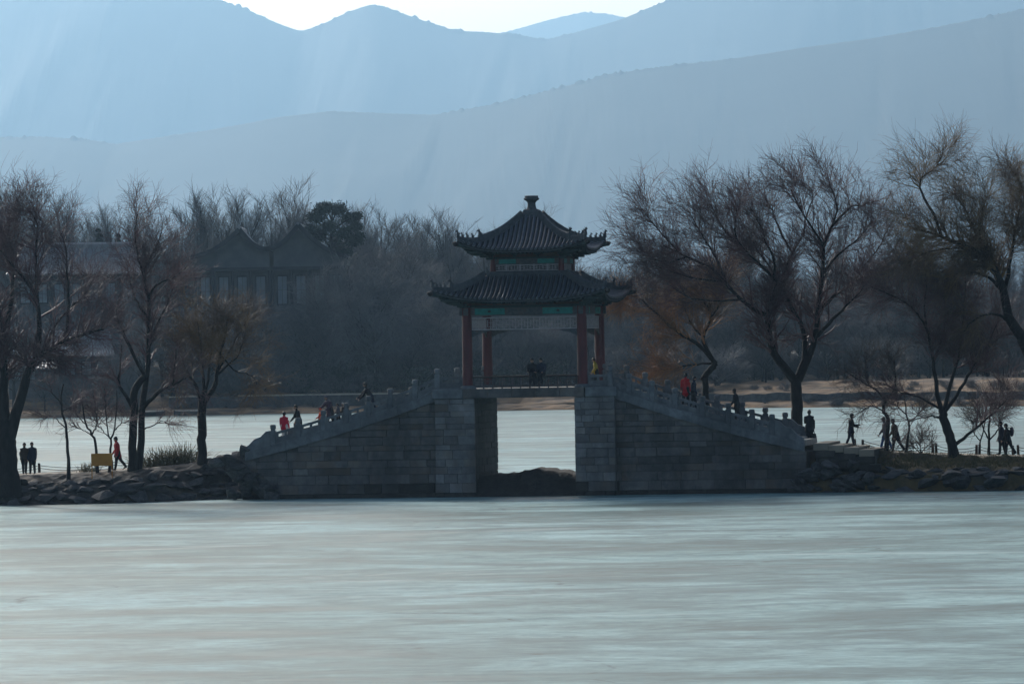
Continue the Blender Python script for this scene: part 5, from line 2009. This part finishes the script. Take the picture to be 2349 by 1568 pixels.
for (px, top, d, wd, lab) in ((118, 535, 656, 1.0, 'narrow dark cypress rising behind the long hall roof end'), (227, 528, 656, 1.7, 'broad dark cypress rising behind the middle of the long hall roof'), (272, 540, 658, 1.4, 'short dark cypress just right of the broad one behind the roof')):
    w = W(px, 600, d)
    g = fground(w.x, d)
    cy = empty('cypress_tree', (w.x, d, g))
    tag(cy, lab, 'tree', 'cypresses behind the long hall')
    hh = W(px, top, d).z - g
    cs = []
    for i in range(26):
        t = i / 25
        rad = wd * (1 - t) ** .75 * 1.15 + .12
        for q in range(3):
            a = random.uniform(0, 6.28)
            cs.append((math.cos(a) * rad * .55, math.sin(a) * rad * .55, hh * (.12 + .88 * t), rad * .42))
    MB().tube([(0, 0, -.3), (0, 0, hh * .9)], [.3, .05], 7).build('trunk', M['bark'], cy)
    link('crown', needle_mesh(50 + px, cs, 90, .32, .9), cy)

# clipped evergreen shrubs in front of the terrace
for (px, py, d, rr, lab) in ((805, 868, 610, 3.0, 'big rounded evergreen shrub on the far shore behind the left ramp'), (690, 830, 614, 2.2, 'rounded evergreen shrub below the terrace wall'), (965, 870, 606, 2.4, 'rounded evergreen shrub behind the upper left balustrade'),
                              (1090, 850, 612, 2.4, 'rounded evergreen shrub seen past the left pavilion columns'), (1160, 855, 608, 2.0, 'low rounded evergreen shrub seen through the pavilion'), (1260, 850, 606, 2.2, 'rounded evergreen shrub behind the seated couple')):
    w = W(px, py, d)
    g = fground(w.x, d)
    sh = empty('evergreen_shrub', (w.x, d, g))
    tag(sh, lab, 'shrub', 'evergreen shrubs on the far shore')
    cs = [(random.gauss(0, rr * .45), random.gauss(0, rr * .35), abs(random.gauss(rr * .55, rr * .28)), rr * .30) for _ in range(40)]
    b = MB()
    for c in cs[:8]:
        b.tube([(0, 0, -.2), (c[0] * .5, c[1] * .5, c[2] * .5), c[:3]], [.08, .05, .02], 4)
    b.build('stems', M['bark'], sh)
    link('crown', needle_mesh(80 + px, cs, 70, .24, .9), sh)
# ================================================================== PEOPLE
def cloth(name, c, rough=.85):
    return material(name, c, tuple(x * .75 for x in c), 9, rough, .15, 40)


CL = {'black': cloth('black_cloth', (.014, .015, .020)), 'navy': cloth('navy_cloth', (.016, .022, .045)), 'red': cloth('red_cloth', (.42, .014, .02)), 'crimson': cloth('crimson_cloth', (.50, .012, .05)),
      'orange_red': cloth('orange_red_cloth', (.75, .09, .03)), 'grey': cloth('grey_cloth', (.10, .10, .12)), 'purple': cloth('dull_purple_cloth', (.07, .05, .075)), 'blue': cloth('blue_denim', (.02, .07, .22)),
      'yellow': cloth('yellow_cloth', (.36, .27, .03)), 'white': cloth('white_cloth', (.55, .55, .55)), 'brown': cloth('brown_cloth', (.06, .04, .03)), 'shoe': cloth('dark_shoe', (.012, .012, .012)), 'pale': cloth('pale_fur_trim', (.45, .42, .38))}


def person(label, loc, rz, H=1.70, lean=4, legs=((8, 4), (-8, 10)), arms=((10, 20), (-12, 20)), coat='black', trousers='black', skirt=.0, hair='hair', hat=None, group=None, seated=None, head_turn=0, bulk=1.0, head_bow=0, arm_out=7):
    """one continuous body; forward is -y, joint angles in degrees, forward positive; legs (hip, knee), arms (shoulder, elbow), right side first"""
    prims = []      # (label, list of (centre, rx, ry) rings or ball)
    b = MB()
    bones = []

    def seg(lab, pts, rad, sides=10, flat=1.0):
        b.tube(pts, rad, sides, True, flat)
        for i in range(len(pts) - 1):
            bones.append((lab, Vector(pts[i]), Vector(pts[i + 1]), rad[i]))

    def dirv(a):
        return Vector((0, -math.sin(R(a)), -math.cos(R(a))))
    th, sh = .245 * H, .235 * H
    hipw = .052 * H
    # legs relative to the hip
    feet = []
    chains = []
    for s, (ha, ka) in zip((-1, 1), legs):
        hip = Vector((s * hipw, 0, 0))
        knee = hip + dirv(ha) * th
        ankle = knee + dirv(ha - ka) * sh
        fdir = dirv(ha - ka + 90) if ka < 60 else Vector((0, -1, -.1)).normalized()
        fdir = Vector((0, -1, max(-.5, min(.3, fdir.z)))).normalized()
        toe = ankle + fdir * .125 * H + Vector((0, 0, -.02 * H))
        chains.append((hip, knee, ankle, toe))
        feet.append(min(ankle.z - .042 * H, toe.z - .018 * H))
    hz_ = -min(feet) if seated is None else seated
    up = Vector((0, 0, hz_))
    for s, (hip, knee, ankle, toe) in zip((-1, 1), chains):
        hip, knee, ankle, toe = hip + up, knee + up, ankle + up, toe + up
        seg('trousers', [hip + Vector((0, 0, .02 * H)), hip.lerp(knee, .5), knee, knee.lerp(ankle, .4), ankle], [.066 * H * bulk, .060 * H * bulk, .047 * H, .045 * H, .036 * H])
        heel = ankle + Vector((0, .025 * H, -.022 * H))
        seg('shoe', [heel, ankle + Vector((0, -.02 * H, -.02 * H)), toe], [.026 * H, .030 * H, .020 * H], 8, .8)
    # trunk
    tl = Vector((0, -math.sin(R(lean)), math.cos(R(lean))))
    pel = up.copy()
    fw = Vector((0, -tl.z, tl.y))
    rings = [(-.05, .088, .070), (.02, .097, .078), (.10, .088, .070), (.18, .100, .076), (.240, .104, .072), (.275, .080, .056), (.300, .048, .042)]
    if skirt:
        rings = [(-.05 - skirt, .112 + skirt * .15, .098 + skirt * .2), (-.05, .104, .085)] + rings[1:]
    P_ = []
    for (h, rx, ry) in rings:
        c = pel + tl * (h * H) if h > 0 else pel + Vector((0, 0, h * H))
        row = []
        for q in range(14):
            w = 2 * math.pi * q / 14
            row.append(c + Vector((math.cos(w) * rx * H * bulk, 0, 0)) + fw * (math.sin(w) * ry * H * bulk))
        P_.append(row)
    vs = [p for row in P_ for p in row]
    fs = []
    for i in range(len(P_) - 1):
        for q in range(14):
            q2 = (q + 1) % 14
            fs.append((i * 14 + q, i * 14 + q2, (i + 1) * 14 + q2, (i + 1) * 14 + q))
    fs.append(tuple(range(14))[::-1]); fs.append(tuple(range((len(P_) - 1) * 14, len(P_) * 14)))
    b.add(vs, fs)
    bones.append(('coat', pel + Vector((0, 0, -.05 * H - skirt * H)), pel + tl * .28 * H, .10 * H))
    # neck and head
    nb_ = pel + tl * (.29 * H)
    hd = Vector((0, -math.sin(R(lean * .6 + head_bow)), math.cos(R(lean * .6 + head_bow))))
    hc = nb_ + hd * (.105 * H) + Vector((0, -.012 * H, 0))
    seg('skin', [nb_, nb_.lerp(hc, .6)], [.036 * H, .034 * H], 8)
    hr = (.049 * H, .058 * H, .070 * H)
    b.ball(hc, hr, 14, 10)
    ct, st_ = math.cos(R(head_turn)), math.sin(R(head_turn))
    fdir = Vector((st_, -ct, 0)); sdir = Vector((ct, st_, 0))
    b.ball(hc + fdir * .030 * H + Vector((0, 0, -.038 * H)), (.030 * H, .030 * H, .026 * H), 10, 6)        # jaw
    b.ball(hc + fdir * .056 * H + Vector((0, 0, -.010 * H)), (.010 * H, .012 * H, .014 * H), 8, 5)          # nose
    for s in (-1, 1):
        b.ball(hc + sdir * s * .046 * H + Vector((0, 0, -.008 * H)), (.008 * H, .012 * H, .017 * H), 8, 5)  # ears
    bones.append(('skin', hc - Vector((0, 0, .03 * H)), hc + Vector((0, 0, .03 * H)), .05 * H))
    # arms
    hands = []
    for s, (sa, ea) in zip((-1, 1), arms):
        shd = pel + tl * (.262 * H) + Vector((s * .094 * H * bulk, 0, -.012 * H))
        out = Vector((s * math.sin(R(arm_out)), 0, 0))
        el = shd + (dirv(sa) + out * .9).normalized() * .172 * H
        wr = el + (dirv(sa + ea) + out * (.2 if ea < 40 else -.7)).normalized() * .150 * H
        seg('coat', [pel + tl * (.255 * H) + Vector((s * .045 * H, 0, .012 * H)), shd, shd.lerp(el, .5), el, wr], [.040 * H, .047 * H * bulk, .044 * H * bulk, .040 * H, .030 * H], 9)
        hdv = (wr - el).normalized()
        hand = wr + hdv * .045 * H
        seg('skin', [wr, hand], [.019 * H, .021 * H], 8, .7)
        hands.append((wr, hdv, hand, s))
    me = b.mesh('tmp')
    tmp = bpy.data.objects.new('tmp', me)
    COL.objects.link(tmp)
    md = tmp.modifiers.new('r', 'REMESH'); md.mode = 'VOXEL'; md.voxel_size = .0185 * H
    ms = tmp.modifiers.new('s', 'SMOOTH'); ms.factor = .5; ms.iterations = 2
    dg = bpy.context.evaluated_depsgraph_get()
    ev = tmp.evaluated_get(dg)
    m2 = bpy.data.meshes.new_from_object(ev)
    n = len(m2.vertices)
    co = np.zeros(n * 3, np.float32); m2.vertices.foreach_get('co', co); co = co.reshape(-1, 3)
    tot = np.zeros(len(m2.polygons), np.int32); m2.polygons.foreach_get('loop_total', tot)
    lv = np.zeros(len(m2.loops), np.int32); m2.loops.foreach_get('vertex_index', lv)
    bpy.data.objects.remove(tmp)
    bpy.data.meshes.remove(me)
    cen = np.zeros(len(m2.polygons) * 3, np.float32); m2.polygons.foreach_get('center', cen); cen = cen.reshape(-1, 3)
    names = ['coat', 'trousers', 'shoe', 'skin']
    dist = np.full((len(cen), 4), 1e9)
    for lab, p, q, rr in bones:
        p, q = np.array(p), np.array(q)
        d = q - p
        t = np.clip(((cen - p) @ d) / max(1e-9, d @ d), 0, 1)
        dd = np.linalg.norm(cen - (p + t[:, None] * d), axis=1) - rr
        k = names.index(lab)
        dist[:, k] = np.minimum(dist[:, k], dd)
    mid = dist.argmin(1)
    # fingers and thumb, joined into the same body mesh
    fb = MB()
    for wr, hdv, hand, s in hands:
        side = Vector((0, 1, 0)) if abs(hdv.y) < .8 else Vector((1, 0, 0))
        side = (side - hdv * side.dot(hdv)).normalized()
        curl = hdv.cross(side).normalized() * (-s)
        for q, ln in enumerate((.040, .046, .043, .034)):
            o = hand + side * (.012 * H * (q - 1.5)) * .8
            fb.tube([o - hdv * .008 * H, o + hdv * ln * .5 * H, o + hdv * ln * .85 * H + curl * .010 * H], [.0055 * H, .005 * H, .004 * H], 5)
        o = hand - hdv * .020 * H - side * .018 * H
        fb.tube([o, o - side * .012 * H + hdv * .016 * H, o - side * .012 * H + hdv * .034 * H], [.0065 * H, .006 * H, .0045 * H], 5)
    fv = np.array([tuple(p) for p in fb.v], np.float32)
    ff = [i + n for f in fb.f for i in f]
    me2 = mesh_np('person', np.concatenate([co, fv]), np.concatenate([lv, np.array(ff, np.int32)]), np.concatenate([tot, np.array([len(f) for f in fb.f], np.int32)]),
                  [CL[coat], CL[trousers], CL['shoe'], M['skin']], True, np.concatenate([mid, np.full(len(fb.f), 3)]))
    bpy.data.meshes.remove(m2)
    o = link('person', me2, None, loc)
    o.rotation_euler = (0, 0, rz)
    tag(o, label, 'person', group)
    # hair or hat, eyes
    hb = MB()
    hm_ = hat or hair
    rows = []
    back = -fdir
    for i in range(7):
        a = math.pi * .56 * i / 6
        row = []
        for q in range(14):
            w = 2 * math.pi * q / 14
            v_ = Vector((math.cos(w), math.sin(w), 0))
            drop = a * (1.0 + .32 * max(0, v_.dot(back)) - .22 * max(0, v_.dot(fdir)))
            row.append(hc + Vector((v_.x * hr[0] * 1.13 * math.sin(drop), v_.y * hr[1] * 1.12 * math.sin(drop), hr[2] * 1.10 * math.cos(drop))))
        rows.append(row + [row[0]])
    hb.grid(rows)
    if hat:
        hb.tube([hc + Vector((0, 0, .008 * H)), hc + Vector((0, 0, .024 * H))], [.060 * H, .058 * H], 14)
        hb.ball(hc + Vector((0, 0, .076 * H)), .014 * H, 8, 5)
    hb.build('hat' if hat else 'hair', CL[hat] if hat else M['hair'], o, smooth=True)
    eb = MB()
    for s in (-1, 1):
        eb.ball(hc + fdir * .050 * H + sdir * s * .018 * H + Vector((0, 0, .004 * H)), .006 * H, 8, 5)
    eb.box(hc.x + fdir.x * .054 * H - .012 * H, hc.x + fdir.x * .054 * H + .012 * H, hc.y + fdir.y * .056 * H - .004 * H, hc.y + fdir.y * .056 * H + .004 * H, hc.z - .037 * H, hc.z - .033 * H)
    eb.build('face_features', M['hair'], o)
    return o, hands, hc


def on_path(px, off):
    """point on the causeway seen at pixel column px, off metres behind its front edge"""
    x = W(px, 1050, 260).x
    for _ in range(3):
        y = front(x) + off
        x = W(px, 1050, y).x
    return Vector((x, y, ground_z(x, y)))


def on_bridge(px, ly):
    p = L(px, 930, ly)
    z = stair_z(p.x) if abs(p.x) > 4.6 else DECK
    return lw(p.x, p.y, z - .005)


BA = BR_ANG
# left causeway
person('person in dark clothes walking beside the massive willow, left of a pair', on_path(56, 5.0), R(12), 1.62, 3, ((14, 4), (-12, 6)), ((8, 14), (-6, 16)), 'brown', 'black', .03, group='couple by the massive willow', bulk=1.12)
person('person in dark navy coat walking beside the massive willow, right of a pair', on_path(74, 5.0), R(-10), 1.64, 3, ((8, 3), (-7, 5)), ((6, 16), (4, 14)), 'navy', 'black', .05, group='couple by the massive willow', bulk=1.12)
person('person in red jacket and black trousers striding past the orange board', on_path(270, 4.8), R(-80), 1.75, 6, ((-24, 14), (11, 3)), ((8, 28), (-8, 24)), 'red', 'black', .06, bulk=1.16)
# left ramp
person('person in crimson jacket on the lowest part of the left ramp', on_bridge(651, .6), R(165), 1.62, 3, ((6, 6), (14, 22)), ((6, 25), (6, 25)), 'crimson', 'white', .02, bulk=1.12)
person('person in black coat stooping behind the second left balustrade post', on_bridge(685, -1.6), R(-60), 1.66, 14, ((16, 14), (-8, 8)), ((14, 30), (10, 24)), 'black', 'black', .05, bulk=1.05)
person('small child in orange red hood beside the adult in grey purple coat', on_bridge(737, -1.9), R(-70), 1.12, 6, ((10, 6), (-10, 8)), ((20, 40), (10, 30)), 'orange_red', 'grey', .03, hat='orange_red', bulk=1.15)
person('adult in long grey purple coat bending over children on the left ramp', on_bridge(757, -1.5), R(-50), 1.70, 16, ((10, 8), (-10, 8)), ((40, 30), (20, 40)), 'purple', 'black', .10, hat='grey', head_bow=18, bulk=1.12)
person('child with dark hair following the adult in the grey purple coat', on_bridge(776, -1.4), R(-70), 1.14, 4, ((10, 8), (-8, 8)), ((15, 30), (-8, 20)), 'grey', 'black', .02, group='children on the left ramp', bulk=1.12)
person('child with pale hood at the back of the group on the left ramp', on_bridge(788, -1.4), R(-70), 1.10, 4, ((8, 8), (-8, 8)), ((12, 30), (-8, 20)), 'brown', 'black', .02, hat='pale', group='children on the left ramp', bulk=1.12)
person('person in dark jacket leaning forward down the upper left ramp', on_bridge(852, -1.7), R(-85), 1.72, 34, ((30, 16), (-14, 10)), ((40, 12), (30, 14)), 'black', 'navy', .04, head_bow=-20, bulk=1.05)
# seated on the pavilion benches, and beside the column
p1 = L(1221, 850, -CS - .02); p2 = L(1243, 850, -CS - .02)
zs = Z(5.94) + DECK
for px, lab, rz, c in ((1221, 'left one of two people in dark coats seated together on the pavilion bench', 8, 'black'), (1243, 'right one of two people in dark coats seated together on the pavilion bench', -8, 'navy')):
    p = L(px, 850, -CS)
    person(lab, lw(p.x, p.y, 0), BA + R(rz), 1.72, 9, ((84, 78), (80, 84)), ((28, 50), (30, 45)), c, 'black', 0, seated=zs + .085, group='couple seated on the pavilion bench', bulk=1.15, head_bow=14, head_turn=8 if px < 1230 else -10)
p = L(1368, 850, 1.55)
person('person in yellow jacket standing beside the back right column', lw(p.x, p.y, DECK - .005), BA + R(-75), 1.42, 10, ((8, 6), (-6, 6)), ((6, 30), (4, 30)), 'yellow', 'black', .02, bulk=1.1, head_bow=10)
# right ramp
person('person in bright red long coat walking down the right ramp', on_bridge(1573, .4), BA + R(160), 1.68, 3, ((10, 6), (-8, 10)), ((6, 18), (-8, 18)), 'red', 'black', .12, bulk=1.12)
person('person in dark navy clothes walking beside the red coat', on_bridge(1591, -.2), BA + R(80), 1.68, 5, ((16, 8), (-12, 12)), ((12, 22), (-14, 20)), 'navy', 'black', .05, bulk=1.05)
person('person in black coat alone on the lower right ramp', on_bridge(1691, .6), BA + R(-100), 1.66, 12, ((12, 8), (-10, 10)), ((14, 40), (6, 30)), 'black', 'black', .08, bulk=1.1)
# right causeway
o15, h15, _ = person('person in long dark coat holding a bag by the end of the right ramp', on_path(1858, 5.2), R(172), 1.76, 2, ((4, 3), (-4, 3)), ((3, 8), (24, 105)), 'black', 'black', .10, bulk=1.14)
person('person facing along the path with hands raised before the chest', on_path(1953, 5.5), R(86), 1.70, 4, ((-13, 10), (11, 4)), ((30, 66), (22, 52)), 'black', 'navy', .05, bulk=1.12)
person('person in blue jeans striding past the twisted young tree', on_path(2034, 6.0), R(-84), 1.72, 10, ((24, 10), (-14, 10)), ((14, 22), (-12, 20)), 'grey', 'blue', .03, bulk=1.15)
person('person in dark bulky coat striding behind the blue jeans', on_path(2056, 5.0), R(-80), 1.74, 12, ((13, 6), (-21, 14)), ((8, 26), (-8, 22)), 'brown', 'black', .09, bulk=1.26)
person('person in dark clothes walking ahead of the backpack carrier', on_path(2299, 5.6), R(-80), 1.70, 3, ((9, 4), (-7, 8)), ((6, 16), (-5, 16)), 'navy', 'black', .07, bulk=1.16)
o20, _, _ = person('person in dark clothes wearing a backpack near the right bollards', on_path(2313, 5.0), R(-76), 1.64, 8, ((9, 6), (-20, 16)), ((8, 22), (-6, 22)), 'black', 'black', .04, bulk=1.16)

# the carried things
bm_ = o15.matrix_basis
wr, hdv, hand, s = h15[0]
hp_ = bm_ @ (hand + hdv * .05)
bag = empty('handbag', (hp_.x, hp_.y, hp_.z - .42), R(172))
tag(bag, 'black flat bag hanging from the hand of the coated person', 'bag')
MB().bevbox(-.075, .075, -.20, .20, 0, .30, .03).build('body', CL['black'], bag)
MB().tube([(0, -.10, .29), (0, -.07, .38), (0, 0, .42), (0, .07, .38), (0, .10, .29)], .012, 6).build('handle', CL['black'], bag)
bp_ = o20.matrix_basis
bk = empty('backpack', bp_ @ Vector((0, .20, .98)), R(-76))
tag(bk, 'dark rounded backpack on the back of the rear right walker', 'backpack')
b = MB().ball((0, 0, .21), (.15, .11, .24), 12, 8)
b.build('body', CL['purple'], bk, smooth=True)
for s in (-1, 1):
    MB().tube([(s * .09, -.06, .40), (s * .11, -.20, .42), (s * .11, -.30, .26), (s * .10, -.12, .08)], .018, 6).build('strap', CL['black'], bk)
